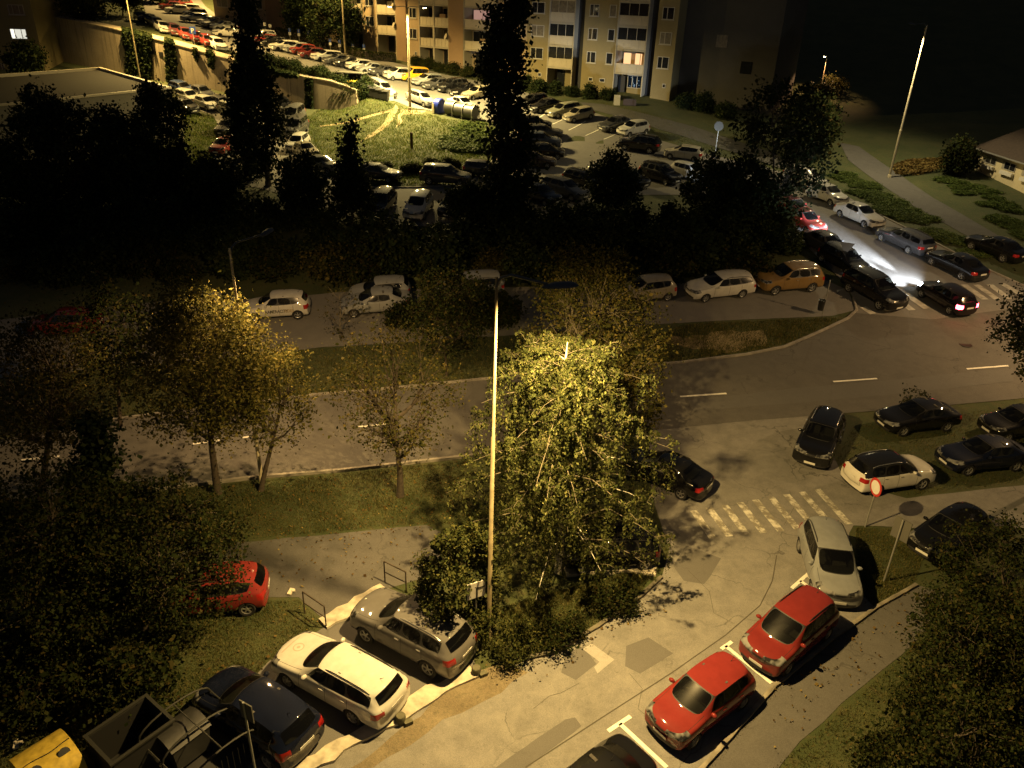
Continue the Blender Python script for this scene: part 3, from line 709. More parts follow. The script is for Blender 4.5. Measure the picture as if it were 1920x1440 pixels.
# ------------------------------------------------------------------ every car
GN = 'cars parked along the near street'
n_est = car('estate', (638, 1292), 151, WHITE, 'white estate car with black roof rails parked nose-in beside the dark navy car', group=GN)
n_suv = car('suv', (775, 1208), 149, GREY, 'grey estate-like off-road car parked nose-in next to the hedge and lamp post', group=GN)
n_nav = car('hatch', (486, 1364), 149, NAVY, 'dark navy car with a lamp glint on its roof, between white estate and wire cage', group=GN, scale=1.06)
n_rl = car('hatch', (402, 1134), 192, RED, 'red hatchback half hidden by the dark tree on the left lawn', group=GN)
n_r1 = car('hatch', (1309, 1336), 219, RED, 'shiny red hatchback with lamp glare on its windscreen', group=GN, scale=.97)
n_r2 = car('mpv', (1474, 1208), 221, (.16, .020, .017), 'red people carrier parked ahead of the silver car', group=GN, scale=.96)
n_sil = car('mpv', (1547, 1079), 262, (.19, .20, .205), 'silver people carrier parked askew by the crossing, tail on the stripes', group=GN)
car('sedan', (1096, 1524), 221, BLACK, 'dark car cut off by the bottom edge, glossy roof', group=GN)
car('sedan', (1243, 903), 143, BLACK, 'black saloon sticking out from behind the birch', group=GN)
car('hatch', (1140, 1050), 188, BLACK, 'black car hidden under the birch, one alloy wheel showing', group=GN)
car('suv', (1532, 844), 240, BLACK, 'black off-road car facing the crossing beside the main road', group=GN)
n_cr = car('suv', (1660, 908), 16, (.60, .58, .52), 'white crossover with black roof behind the round sign', group=GN, scale=.94)
car('sedan', (1836, 872), 192, NAVY, 'dark blue car nose to nose with the white crossover', group=GN)
car('sedan', (1714, 800), 194, BLACK, 'black car on the verge behind the bare shrub', group=GN)
car('hatch', (1900, 812), 194, BLACK, 'black car with red rear lamps at the right edge of the verge', group=GN)
car('hatch', (1772, 1022), 214, BLACK, 'black car half buried in the big hedge on the right', group=GN)
GP = 'cars parked along the far side of the main road'
car('suv', (1474, 541), 194.5, GOLD, 'golden brown off-road car parked at the end of the roadside row', group=GP)
car('estate', (1346, 553), 198, WHITE, 'white estate car parked behind the golden off-road car', group=GP)
car('hatch', (1208, 560), 196, BEIGE, 'pale silver hatchback behind the brown tree crown', group=GP)
car('estate', (880, 553), 192, SILVER, 'silver car mostly hidden by shrubs left of the lamp post', group=GP)
car('sedan', (706, 582), 190, SILVER, 'silver saloon with a fastback roof parked behind thin twigs', group=GP)
car('hatch', (714, 562), 190, SILVER, 'silver car whose roof shows above the fastback saloon', group=GP)
n_city = car('hatch', (522, 592), 190, WHITE, 'white hatchback with black lettering along its side', group=GP, scale=1.03)
car('sedan', (384, 592), 190, SILVER, 'silver car hidden behind the lamp-lit treetop', group=GP)
car('hatch', (128, 625), 188, DRED, 'dark red car at the dim left end of the roadside row', group=GP)
GS = 'cars on the side street'
car('sedan', (1608, 416), -65, WHITE, 'white coupe lit bright by the passing headlights', group=GS)
car('estate', (1692, 464), 113, DGREY, 'dark grey estate parked tail towards the crossing, by the juniper bed', group=GS)
car('sedan', (1788, 510), 112, BLACK, 'black saloon parked next to the far zebra crossing', group=GS)
car('sedan', (1862, 478), 116, BLACK, 'black car on the grass by the end of the path', group=GS)
car('hatch', (1504, 428), -66, RED, 'red hatchback on the side street under the big dark tree', group=GS)
car('hatch', (1482, 404), -66, DRED, 'dark red car tucked behind the red hatchback', group=GS)
car('sedan', (1546, 474), -66, DGREY, 'dark car with glinting lights behind the triangular sign', group=GS)
car('hatch', (1578, 503), -66, BLACK, 'black hatchback between the glinting car and the off-road car', group=GS)
car('suv', (1634, 561), -66, BLACK, 'black off-road car waiting nose-first at the junction', group=GS)
n_mov = car('hatch', (1768, 572), 108, (.008, .005, .005), 'dark car driving up the side street with red tail lights on', group=None, name='driving_car')
car('hatch', (1548, 378), -64, WHITE, 'white hatchback partly behind the leaves of the big dark tree', group=GS)
car('suv', (1506, 350), -62, WHITE, 'white car shining through the top leaves of the big dark tree', group=GS)
GL = 'cars in the upper parking lot'
car('estate', (1352, 352), -40, SILVER, 'silver car behind the dark tree at the street mouth', group=GL)
car('hatch', (1292, 336), -45, WHITE, 'white car with only its nose showing past dark leaves', group=GL)
car('hatch', (1280, 299), 160, (.38, .36, .3), 'cream saloon hatchback alone at the lot entrance below the round sign', group=GL)
car('suv', (1198, 283), 158, BLACK, 'black car with bright bonnet parked across from the white hatchback', group=GL)
car('hatch', (1186, 252), 216, WHITE, 'white hatchback at the end of the top row by the grass', group=GL)
car('sedan', (1153, 243), 216, DGREY, 'dark saloon beside the white hatchback at the end of the top row', group=GL)
car('hatch', (1084, 226), 214, BEIGE, 'beige hatchback in the top row with an empty bay to its right', group=GL)
car('estate', (1056, 217), 214, (.22, .22, .16), 'olive silver car left of the beige hatchback', group=GL)
car('sedan', (1023, 208), 214, BLACK, 'black saloon right beside the tall poplar in the top row', group=GL)
car('hatch', (1000, 199), 214, BLACK, 'black hatchback peeping from behind the tall poplar', group=GL)
car('hatch', (1002, 243), 4, BLACK, 'black hatchback furthest back of the row behind the poplar', group=GL)
car('estate', (1016, 259), 4, DGREY, 'dark estate second in the row behind the poplar', group=GL)
car('suv', (1012, 278), 2, (.06, .07, .1), 'dark blue-grey car with pale roof behind the poplar', group=GL)
car('hatch', (1022, 296), 0, BLACK, 'black car with long shadow beside the poplar', group=GL)
car('sedan', (1000, 312), -4, (.05, .04, .035), 'brownish dark car nearest of the row behind the poplar', group=GL)
car('mpv', (1236, 340), -48, BLACK, 'black people carrier in the lower lot row, rightmost', group=GL)
car('hatch', (1180, 348), -48, BLACK, 'black car behind the round dark tree top', group=GL)
car('hatch', (1132, 346), -46, WHITE, 'white car behind the left of the round dark tree top', group=GL)
car('estate', (1098, 352), -44, BLACK, 'black estate with bright window edges in the lower lot row', group=GL)
car('estate', (1058, 368), -42, (.10, .10, .1), 'dark silver estate with chrome window line above the shrub slope', group=GL)
car('hatch', (1012, 378), -42, NAVY, 'dark blue hatchback leftmost of the lower lot row', group=GL)
car('hatch', (908, 332), -6, DGREY, 'dark car mostly behind the tall poplar trunk', group=GL)
car('suv', (836, 346), -7, (.05, .05, .05), 'dark off-road car with pale roof below the lawn', group=GL)
car('sedan', (708, 338), -14, DGREY, 'dark grey saloon beside the bushes below the lawn', group=GL)
car('hatch', (606, 323), -26, (.2, .2, .18), 'pale hatchback parked where the lane bends', group=GL)
car('hatch', (716, 394), 262, BLACK, 'black car half behind the pointed dark tree', group=GL)
car('hatch', (785, 400), 262, WHITE, 'white car facing down the slope below the lane', group=GL)
car('hatch', (850, 398), 258, BLACK, 'black car with shiny roof beside the white one below the lane', group=GL)
car('hatch', (576, 296), -55, BEIGE, 'pale car with its bonnet on the lane bend', group=GL)
car('hatch', (560, 280), 266, WHITE, 'white hatchback facing down the left lane by the lawn', group=GL)
car('van', (557, 252), 266, DGREY, 'dark van in the left lane behind the white hatchback', group=GL)
car('van', (552, 230), 266, (.08, .08, .08), 'grey tall van furthest back in the left lane', group=GL)
car('hatch', (533, 207), -60, BLACK, 'black car in the wall shadow at the top of the left lane', group=GL)
car('hatch', (421, 287), 264, RED, 'bright red hatchback left of the double poplar', group=GL)
car('hatch', (452, 282), 264, WHITE, 'white car between the red hatchback and the double poplar', group=GL)
car('hatch', (428, 250), 264, BLACK, 'black car behind the red hatchback', group=GL)
car('sedan', (450, 326), -46, (.3, .29, .24), 'pale saloon below the red hatchback', group=GL)
car('mpv', (437, 218), -42, (.4, .39, .34), 'pale people carrier by the left poplar', group=GL)
car('estate', (420, 205), -42, DGREY, 'dark estate parked by the retaining wall near the poplar', group=GL)
car('hatch', (390, 204), -42, WHITE, 'white hatchback with bright tail in the row under the wall', group=GL)
car('estate', (356, 192), -40, (.5, .49, .44), 'pale estate at the corner of the flat-roofed building', group=GL)
car('hatch', (352, 210), -42, BLACK, 'black car on the grass edge by the flat-roofed building', group=GL)
car('hatch', (382, 184), -42, (.06, .06, .07), 'dark hatchback closest to the ivy strip of the wall', group=GL)
car('estate', (344, 176), -40, BLUE, 'blue-grey car at the far end of the row under the wall', group=GL)
GU = 'cars parked on the hill street by the flats'
HU = 221
UP = [('estate', (896, 184), BEIGE, 'grey-brown car against the tall poplar on the hill street'), ('sedan', (872, 179), BLACK, 'black saloon left of the grey-brown car on the hill street'),
 ('suv', (849, 172), BLACK, 'black off-road car fourth left of the poplar'), ('sedan', (820, 167), DGREY, 'dark saloon with pale bonnet right of the silver hatchback'),
 ('estate', (800, 160), SILVER, 'silver car right beside the yellow van'), ('van', (774, 152), YELLOW, 'yellow van parked behind the lamp post'),
 ('mpv', (745, 150), WHITE, 'white people carrier left of the yellow van'), ('sedan', (718, 143), DGREY, 'dark grey saloon left of the white people carrier'),
 ('sedan', (694, 138), SILVER, 'silver saloon with a lamp glint on its screen'), ('hatch', (672, 132), WHITE, 'white hatchback in the middle of the hill row'),
 ('sedan', (653, 127), BLACK, 'black saloon left of the white hatchback in the hill row'), ('sedan', (633, 122), DGREY, 'dark grey saloon right of the white estate'),
 ('estate', (612, 115), WHITE, 'white estate near the thin lamp post'), ('hatch', (584, 110), DRED, 'dark red car left of the white estate'),
 ('hatch', (568, 103), RED, 'red car with pale roof edge by the hedge gap'), ('hatch', (556, 100), SILVER, 'silver car wedged beside the red one'),
 ('estate', (534, 96), WHITE, 'white estate at the head of the ivy-topped wall'), ('hatch', (514, 88), BLACK, 'black car under the flats trees'),
 ('hatch', (496, 84), RED, 'red car right of the left poplar on the hill'), ('estate', (490, 75), WHITE, 'white car with bright roof right of the left poplar'),
 ('hatch', (424, 70), WHITE, 'white hatchback just left of the poplar top'), ('sedan', (421, 58), SILVER, 'silver saloon left of the poplar top'),
 ('estate', (406, 54), DGREY, 'dark estate with bright headlights on the hill'), ('hatch', (392, 49), WHITE, 'white-roofed hatchback on the steep part of the hill'),
 ('estate', (366, 42), SILVER, 'long silver car on the steep part of the hill'), ('hatch', (366, 33), BLACK, 'black car behind the long silver car'),
 ('estate', (352, 24), WHITE, 'white estate high on the hill'), ('hatch', (332, 26), WHITE, 'white hatchback parked ahead of the rest high on the hill'),
 ('hatch', (341, 14), RED, 'red hatchback near the top edge'), ('hatch', (320, 19), DRED, 'dark red car lowest nosed near the top edge'), ('hatch', (336, 4), DRED, 'red car topmost in view'), ('hatch', (318, 8), BLACK, 'black car topmost in view')]
for k, uv, c, lb in UP: car(k, uv, HU, c, lb, group=GU, lite=uv[0] < 700)
HS_ = 306
for k, uv, c, lb in [('estate', (408, 93), WHITE, 'pale car lowest of the row above the wall'), ('hatch', (389, 87), RED, 'red car above the dark ivy streaks'), ('hatch', (368, 80), DRED, 'red car by the blue parking sign'),
 ('sedan', (348, 73), (.18, .03, .025), 'dull red saloon above the ivy pillar'), ('hatch', (327, 66), (.1, .03, .03), 'maroon car left of the dull red saloon above the wall'), ('hatch', (306, 61), WHITE, 'white car with a windscreen glint above the wall'),
 ('hatch', (295, 53), DGREY, 'grey car with pale roof above the wall'), ('sedan', (284, 46), BLACK, 'black saloon second from the top above the wall'), ('hatch', (266, 40), BLACK, 'black car at the dark upper end above the wall')]:
    car(k, uv, HS_, c, lb, group='cars parked above the retaining wall', lite=True)
GC = 'cars parked along the lawn kerb'
car('estate', (790, 196), -44, SILVER, 'silver estate parked along the kerb behind the lamp post', group=GC)
car('estate', (716, 176), -46, SILVER, 'silver estate half hidden behind the row of dark bins', group=GC)
car('sedan', (866, 205), -42, WHITE, 'white saloon behind the grey barrel-shaped bins', group=GC)

# special marks: lettering, bonnet emblem, two-tone roof, lit lamps
def lettering(txt, size, mat, parent, loc, rot, name='lettering', sx=1.0, ext=.003):
    c = bpy.data.curves.new(name, 'FONT'); c.body = txt; c.size = size; c.extrude = ext; c.resolution_u = 2; c.space_character = .95; c.offset = size * .012
    t = bpy.data.objects.new(name, c); COL.objects.link(t)
    dg = bpy.context.evaluated_depsgraph_get(); me = bpy.data.meshes.new_from_object(t.evaluated_get(dg)); bpy.data.objects.remove(t)
    o = link(name, me, mat, parent); o.location = loc; o.rotation_euler = rot; o.scale = (sx, 1, 1); return o
M_LET = simple('black_letters', (.01, .01, .011), .5); M_LET2 = simple('tan_letters', (.30, .22, .10), .5); M_FAINT = simple('faded_print', (.40, .30, .24), .6)
yy = P_HATCH['W'] / 2 + .004
lettering('AAMERACITY', .30, M_LET, n_city, (.62, yy, .53), (R_(90), 0, PI), sx=.78)
lettering('RIDES', .28, M_LET2, n_city, (-.52, yy, .54), (R_(90), 0, PI), sx=.8)
def decal_ring(root, bvh, cx, cy, r0, r1, mat, name):
    m = MB(); V = []; n = 28
    for r in (r0, r1):
        for k in range(n):
            w = 2 * PI * k / n; x, y = cx + r * math.cos(w), cy + r * math.sin(w); h = bvh.ray_cast(Vector((x, y, 3)), Vector((0, 0, -1)))[0]; V.append((x, y, h.z + .004))
    m.add(V, [(k, (k + 1) % n, n + (k + 1) % n, n + k) for k in range(n)]); return m.build(name, mat, root)
decal_ring(n_est, BVH['estate'], 1.68, .0, .15, .19, M_FAINT, 'bonnet_emblem'); decal_ring(n_est, BVH['estate'], 1.68, .0, .0, .06, M_FAINT, 'bonnet_emblem')
def decal_bar(root, bvh, x0, x1, y0, y1, mat, name):
    m = MB(); V = []; n = 16
    for k in range(n + 1):
        for x in (x0, x1):
            y = y0 + (y1 - y0) * k / n; h = bvh.ray_cast(Vector((x, y, 3)), Vector((0, 0, -1)))[0]; V.append((x, y, h.z + .004))
    m.add(V, [(2 * k, 2 * k + 1, 2 * k + 3, 2 * k + 2) for k in range(n)]); return m.build(name, mat, root)
decal_bar(n_est, BVH['estate'], 2.00, 2.045, -.42, .42, M_FAINT, 'bonnet_print')
M_BLACKROOF = simple('gloss_black', (.012, .012, .013), .12)
for ch in n_cr.children:                                   # black roof of the crossover
    if ch.name.startswith('body'):
        me = ch.data.copy(); ch.data = me; me.materials.append(M_BLACKROOF); k = len(me.materials) - 1
        for f in me.polygons:
            if f.center.z > 1.13 and -2.05 < f.center.x < .95 and me.materials[f.material_index] == M_CPAINT: f.material_index = k
for ch in n_mov.children:
    if ch.name.startswith('headlight') or ch.name.startswith('tail_light'):
        ch.data = ch.data.copy(); ch.data.materials.clear(); ch.data.materials.append(M_HLON if ch.name.startswith('head') else M_TLON)
for ch in n_suv.children:
    if ch.name.startswith('roof_rail'):
        ch.data = ch.data.copy(); ch.data.materials.clear(); ch.data.materials.append(M_CHROME)
# ------------------------------------------------------------------ street lamps and lights
M_POLE = simple('concrete_pole', (.20, .165, .095), .8, 0, var=.3, scale=3)
M_POLE2 = simple('lamplit_pole', (.50, .44, .30), .6, 0, var=.2, scale=3); M_LHEAD = simple('lamp_housing', (.05, .06, .08), .5)  # second pole colour is a paler copy with lamp light put into it
M_LENS = glow('lamp_lens', (1.0, .80, .42), 50)
SODIUM = (1.0, .66, .20)
def spot(name, loc, aim, power, col, size, blend=.25, rad=.12):
    l = bpy.data.lights.new(name, 'SPOT'); l.energy = power; l.color = col; l.spot_size = R_(size); l.spot_blend = blend; l.shadow_soft_size = rad
    o = bpy.data.objects.new(name, l); COL.objects.link(o); o.location = loc
    o.rotation_euler = (Vector(aim) - Vector(loc)).to_track_quat('-Z', 'Y').to_euler(); return o
def street_lamp(base, hgt, arms, label, power, r0=.11, lens=True, col=SODIUM, size=150, steps=True, droop=.12, head=(.75, .30), rad=.12, tilt=.12, group='tall street lamps', name='street_lamp', pmat=None, blend=.3):
    root = empty(name, base); tag(root, label, 'street lamp', group)
    m = MB(); pts = [(0, 0, -.3), (0, 0, hgt * .33), (0, 0, hgt * .331), (0, 0, hgt * .62), (0, 0, hgt * .621), (0, 0, hgt)]
    m.tube(pts, [r0, r0, r0 * .86, r0 * .82, r0 * .68, r0 * .55], 12); m.lathe([(r0 * 1.5, -.1), (r0 * 1.45, .25), (r0, .32)], 12)
    m.build('pole', pmat or M_POLE, root, 40)
    for ax, ay in arms:
        a = Vector((ax, ay, 0)); L = a.length; d = a.normalized()
        am = MB(); am.tube([(0, 0, hgt - .25), d * .12 + Vector((0, 0, hgt + .0)), d * .4 + Vector((0, 0, hgt + .12)), d * (L - .3) + Vector((0, 0, hgt + .16 - droop))], [.045, .045, .04, .035], 8)
        am.build('arm', M_LHEAD, root, 50)
        hm = MB(); Mh = Matrix.Translation(d * L + Vector((0, 0, hgt + .14 - droop))) @ Matrix.Rotation(math.atan2(d.y, d.x), 4, 'Z') @ Matrix.Rotation(-tilt, 4, 'Y')
        n = 12; V = []; Fc = []
        for i, (x, w, z) in enumerate([(-.5, .05, .0), (-.42, .5, .5), (-.1, .95, .95), (.25, 1.0, 1.0), (.45, .75, .7), (.55, .2, .1)]):
            for k in range(n + 1):
                t = PI * k / n; V.append(Mh @ Vector((x * head[0], math.cos(t) * head[1] / 2 * w, math.sin(t) * .13 * z)))
        for i in range(5):
            for k in range(n): Fc.append((i * (n + 1) + k, i * (n + 1) + k + 1, (i + 1) * (n + 1) + k + 1, (i + 1) * (n + 1) + k))
        for i in range(5): Fc.append((i * (n + 1), (i + 1) * (n + 1), (i + 1) * (n + 1) + n, i * (n + 1) + n))
        hm.add(V, Fc); ho = hm.build('lamp_head', M_LHEAD, root, 50)
        if lens:
            lm = MB(); lm.lathe([(0, -.05), (.08, -.045), (.13, -.02), (.14, .0)], 16, Mh @ Matrix.Diagonal((1.5, .9, 1, 1))); lm.build('lamp_lens', M_LENS, ho)
        if power:
            w = Matrix.Translation(base) @ Mh; p = w @ Vector((0, 0, -.2)); q = w @ Vector((0, 0, -6))
            spot('lamp_light', p, q, power / len(arms), col, size, blend, rad)
    return root
def lamp_from(uvb, uvt, arms, label, power, **kw):
    b = at(*uvb); h = above(b, *uvt); return street_lamp(b, h, arms, label, power, **kw), b, h
L1, b1, h1 = lamp_from((916, 1195), (947, 520), [(1.55, -.62)], 'tall tapered lamp post standing in the hedge in front of the birch', 20500, r0=.075, tilt=.20, blend=.6, size=170, head=(.95, .36), lens=False, col=(1.0, .66, .225))
L2, b2, h2 = lamp_from((769, 206), (763, 14), [(-1.9, -.6), (1.9, .6)], 'two-armed lamp post on the kerb above the lit lawn', 70000, r0=.16, col=(1.0, .75, .28), size=165, blend=.35)
b3 = at(648, 104); street_lamp(b3, 12.5, [(-1.0, -1.5)], 'lamp post behind the hill street cars, top out of view', 17000, r0=.15)
b4 = at(491, 902); h4 = above(b4, 427, 466)
L5 = street_lamp(b4, h4, [(.75, 2.0)], 'grey lamp post rising through the trees between path and main road on the left', 7000, r0=.08, pmat=M_POLE2, lens=False, size=150, col=(1.0, .62, .24), head=(.8, .3))
L6, b6, h6 = lamp_from((1667, 333), (1740, 47), [(-1.6, -.5)], 'tall lone lamp post beside the path on the right', 10500, r0=.12, lens=False, col=(1.0, .80, .42), size=140, pmat=M_POLE2)
b7 = at(1537, 176); street_lamp(b7, above(b7, 1547, 106), [(-.5, -.5)], 'small far lamp post above an orange-lit bush', 2200, r0=.07, col=(1.0, .55, .25), head=(.4, .25), size=120)
# lamps whose heads are above the picture: hill street top and the wall
b8 = at(264, 153); street_lamp(b8, 15.0, [(1.9, -.7)], 'thin lamp post behind the flat roof, in front of the wall', 62000, r0=.10, size=160, tilt=.34, blend=.9)
b9 = at(384, 20); street_lamp(Vector((b9.x + 3, b9.y + 3, Hs(b9.x + 3, b9.y + 3))), 11, [(-1.6, -1.0)], 'lamp post beside the top of the hill street', 40000, r0=.12)
street_lamp(Vector((33.5, 37.0, Hs(33.5, 37))), 10.5, [(-.75, 2.0)], 'lamp post on the near verge just outside the right edge, lighting the junction', 7500, r0=.08, lens=False, size=150, col=(1.0, .62, .26), head=(.8, .3))
# head lamps of the driving car
bpy.context.view_layer.update()
for s in (.55, -.55):
    Mw = n_mov.matrix_world
    spot('headlight_beam', Mw @ Vector((2.1, s, .68)), Mw @ Vector((14, s * 2.5, .1)), 3600, (.80, .89, 1.0), 80, 1.0, .06)
    spot('headlight_beam', Mw @ Vector((2.1, s, .68)), Mw @ Vector((24, s * 1.6, -.2)), 62000, (.80, .89, 1.0), 22, 1.0, .06)
# ------------------------------------------------------------------ signs
M_SPOLE = simple('sign_pole', (.30, .30, .28), .5, .5); M_SWHITE = simple('sign_white', (.65, .63, .58), .4, var=.06); M_SRED = simple('sign_red', (.42, .03, .025), .4); M_SBACK = simple('sign_back', (.075, .073, .062), .8, 0); M_BLUE = simple('sign_blue', (.02, .06, .30), .4); M_SDARK = simple('sign_dark', (.03, .03, .03), .5)
def disc(m, M, r, th, mat=0, n=28):
    m.lathe([(0, th), (r, th), (r, 0), (0, 0)], n, M, mat)
def face_cam(p, extra=0):
    return math.atan2(-p.y, -p.x) + extra
# round sign, white with red rim
b = at(1622, 988); h = above(b, 1646, 914); r = empty('road_sign', b); tag(r, 'round white sign with a red rim standing in front of the white crossover', 'road sign', 'road signs')
m = MB(); m.tube([(0, 0, -.1), (0, 0, h + .30)], .03, 8); m.build('pole', M_SPOLE, r, 40)
a = R_(188); Mx = Matrix.Translation((0, 0, h)) @ Matrix.Rotation(a, 4, 'Z') @ Matrix.Rotation(R_(90), 4, 'Y')
m = MB(); disc(m, Mx @ Matrix.Translation((0, 0, .035)), .38, .012, 0); m.build('sign_plate', M_SRED, r)
m = MB(); disc(m, Mx @ Matrix.Translation((0, 0, .05)), .28, .004, 0); m.build('sign_face', M_SWHITE, r)
# rectangular sign seen from behind
b = at(1657, 1090); h = above(b, 1693, 975); r = empty('road_sign', b); tag(r, 'leaning rectangular sign on a pole seen from behind, at the grass corner', 'road sign', 'road signs')
m = MB(); m.tube([(0, 0, -.1), (.0, 0, h)], .032, 8); m.build('pole', M_SPOLE, r, 40)
m = MB(); m.box((0, 0, h - .42), (.03, .62, .85), R_(35)); o = m.build('sign_plate', M_SBACK, r)
o.location = (.05, .03, 0)
b = at(1338, 306); h = above(b, 1338, 236); r = empty('road_sign', b); tag(r, 'round grey sign back on a thin pole above the cream car', 'road sign', 'road signs')
m = MB(); m.tube([(0, 0, -.1), (0, 0, h + .2)], .035, 6); m.build('pole', M_SPOLE, r, 40)
m = MB(); disc(m, Matrix.Translation((0, 0, h)) @ Matrix.Rotation(face_cam(b, -.25), 4, 'Z') @ Matrix.Rotation(R_(90), 4, 'Y') @ Matrix.Translation((0, 0, .04)), .46, .015); m.build('sign_plate', M_SBACK, r)
b = at(1577, 508); h = above(b, 1587, 463); r = empty('road_sign', b); tag(r, 'triangular give-way sign with its point down, seen from behind by the junction', 'road sign', 'road signs')
m = MB(); m.tube([(0, 0, -.1), (0, 0, h + .3)], .035, 6); m.build('pole', M_SPOLE, r, 40)
Mx = Matrix.Translation((0, 0, h)) @ Matrix.Rotation(face_cam(b), 4, 'Z') @ Matrix.Rotation(R_(90), 4, 'Y') @ Matrix.Rotation(PI, 4, 'Z')
m = MB(); T = [(-.32, .52), (-.32, -.52), (.58, 0)]
m.add([Mx @ Vector((-x, y, z)) for z in (.04, .055) for x, y in [(-.32, .5), (-.32, -.5), (.55, 0)]], [(0, 1, 2), (5, 4, 3), (0, 3, 4, 1), (1, 4, 5, 2), (2, 5, 3, 0)]); m.build('sign_plate', M_SBACK, r)
b = at(365, 84); h = above(b, 360, 57); r = empty('road_sign', b); tag(r, 'small blue parking sign on the hill street edge', 'road sign', 'road signs')
m = MB(); m.tube([(0, 0, -.1), (0, 0, h + .2)], .04, 6); m.build('pole', M_SPOLE, r, 40)
m = MB(); m.box((0, 0, h), (.03, .75, .9), face_cam(b)); pl = m.build('sign_plate', M_BLUE, r)
lettering('P', .8, M_SWHITE, pl, Vector((0, 0, h - .28)) + Vector((math.cos(face_cam(b)), math.sin(face_cam(b)), 0)) * .03 + Vector((math.sin(face_cam(b)), -math.cos(face_cam(b)), 0)) * .24 * 1, (R_(90), 0, face_cam(b) + R_(90)), 'letter')
# numbered bay plates along the hedge
for i, (ub, ut) in enumerate([((545, 82), (543, 53)), ((562, 83), (561, 55)), ((580, 84), (580, 58)), ((602, 90), (601, 65)), ((620, 96), (619, 72)), ((638, 100), (637, 75)), ((662, 102), (661, 79)), ((683, 105), (682, 83)), ((498, 64), (496, 42)), ((508, 66), (506, 45))]):
    b = at(*ub); h = max(1.6, above(b, *ut)); r = empty('bay_sign', b); tag(r, 'small pale plate on a thin pole between hill street cars and hedge', 'sign', 'small plates along the hill street hedge')
    m = MB(); m.tube([(0, 0, -.1), (0, 0, h + .1)], .035, 6); m.build('pole', M_SPOLE, r, 40)
    m = MB(); m.box((0, 0, h - .25), (.03, .38, .5), face_cam(b)); pl = m.build('sign_plate', M_BLUE if i < 8 else M_SWHITE, r)
    d = Vector((math.cos(face_cam(b)), math.sin(face_cam(b)), 0))
    if i < 8:
        m = MB(); m.box((d.x * .01, d.y * .01, h - .75), (.03, .36, .4), face_cam(b)); m.build('sign_plate', M_SWHITE, r)
# white notice board on the bins
b = at(731, 189); h = above(b, 731, 167); r = empty('notice_board', b); tag(r, 'white two-panel notice board standing at the end of the dark bins', 'notice board')
a = face_cam(b, .15); d = Vector((math.cos(a), math.sin(a), 0))
m = MB(); m.box((0, 0, h * .5 + .02), (.06, .9, h), a); m.build('board', M_SWHITE, r)
m = MB(); m.box(d * .035 + Vector((0, 0, h * .42)), (.012, .84, .08), a); m.box(d * .035 + Vector((-d.y * -.28, d.x * -.28, h * .22)), (.012, .16, .2), a); m.build('print', M_SDARK, r)
# bin rows
M_BINDK = simple('bin_dark', (.025, .025, .024), .5, var=.2); M_BINYE = simple('bin_yellow', (.42, .30, .03), .5, var=.15); M_BINBL = simple('bin_blue', (.01, .03, .32), .45); M_BINGR = simple('bin_grey', (.085, .085, .085), .45, .2)
def wheelie(b, a, mat, label, s=1.0, group='rubbish containers by the hill street'):
    r = empty('rubbish_container', b, a); tag(r, label, 'bin', group)
    m = MB(); V = [(x * s, y * s, z * s) for z, k in ((.12, .86), (1.05, 1.0)) for x, y in ((-.5 * k, -.6 * k), (.5 * k, -.6 * k), (.5 * k, .6 * k), (-.5 * k, .6 * k))]
    m.add(V, [(3, 2, 1, 0), (0, 1, 5, 4), (1, 2, 6, 5), (2, 3, 7, 6), (3, 0, 4, 7), (4, 5, 6, 7)]); m.build('body', mat, r)
    m = MB(); n = 8; P = [(-.55 + 1.1 * k / n, 1.06 + .2 * math.sin(PI * k / n)) for k in range(n + 1)]
    V = [(x * s, y * s, z * s) for x, z in P for y in (-.64, .64)]; Fc = [(2 * k, 2 * k + 2, 2 * k + 3, 2 * k + 1) for k in range(n)] + [tuple(2 * k for k in range(n, -1, -1)), tuple(2 * k + 1 for k in range(n + 1)), (0, 1, 2 * n + 1, 2 * n)]
    m.add(V, Fc); m.build('lid', mat, r, 40)
    for x in (-.38, .38):
        for y in (-.45, .45):
            m = MB(); m.lathe([(0, -.04), (.09, -.04), (.09, .04), (0, .04)], 10, Matrix.Translation((x * s, y * s, .09)) @ Matrix.Rotation(R_(90), 4, 'X')); m.build('castor', M_TRIM, r)
    return r
p0, p1 = at(664, 170), at(722, 188); aa = math.atan2(p1.y - p0.y, p1.x - p0.x)
for i in range(6):
    q = p0.lerp(p1, i / 5); q.z = Hs(q.x, q.y)
    wheelie(q, aa + R_(90), M_BINYE if i in (0,) else M_BINDK, 'yellow rubbish container at the left end of the dark bins' if i == 0 else 'dark rubbish container in the row left of the notice board')
sh = MB()
q0, q1 = at(640, 160), at(684, 170); r = empty('bin_shelter', q0.lerp(q1, .5)); tag(r, 'low dark shelter with a pale roof edge behind the yellow container', 'shelter')
c = q0.lerp(q1, .5); c.z = Hs(c.x, c.y); r.location = c
m = MB(); m.box((0, 0, 1.7), (3.4, 1.8, .1), aa); m.build('roof', M_SBACK, r)
m = MB()
for x in (-1.5, 1.5):
    for y in (-.75, .75): m.box(Matrix.Rotation(aa, 3, 'Z') @ Vector((x, y, .82)), (.1, .1, 1.66), aa)
m.box(Matrix.Rotation(aa, 3, 'Z') @ Vector((0, .8, .8)), (3.2, .06, 1.5), aa); m.build('frame', M_SDARK, r)
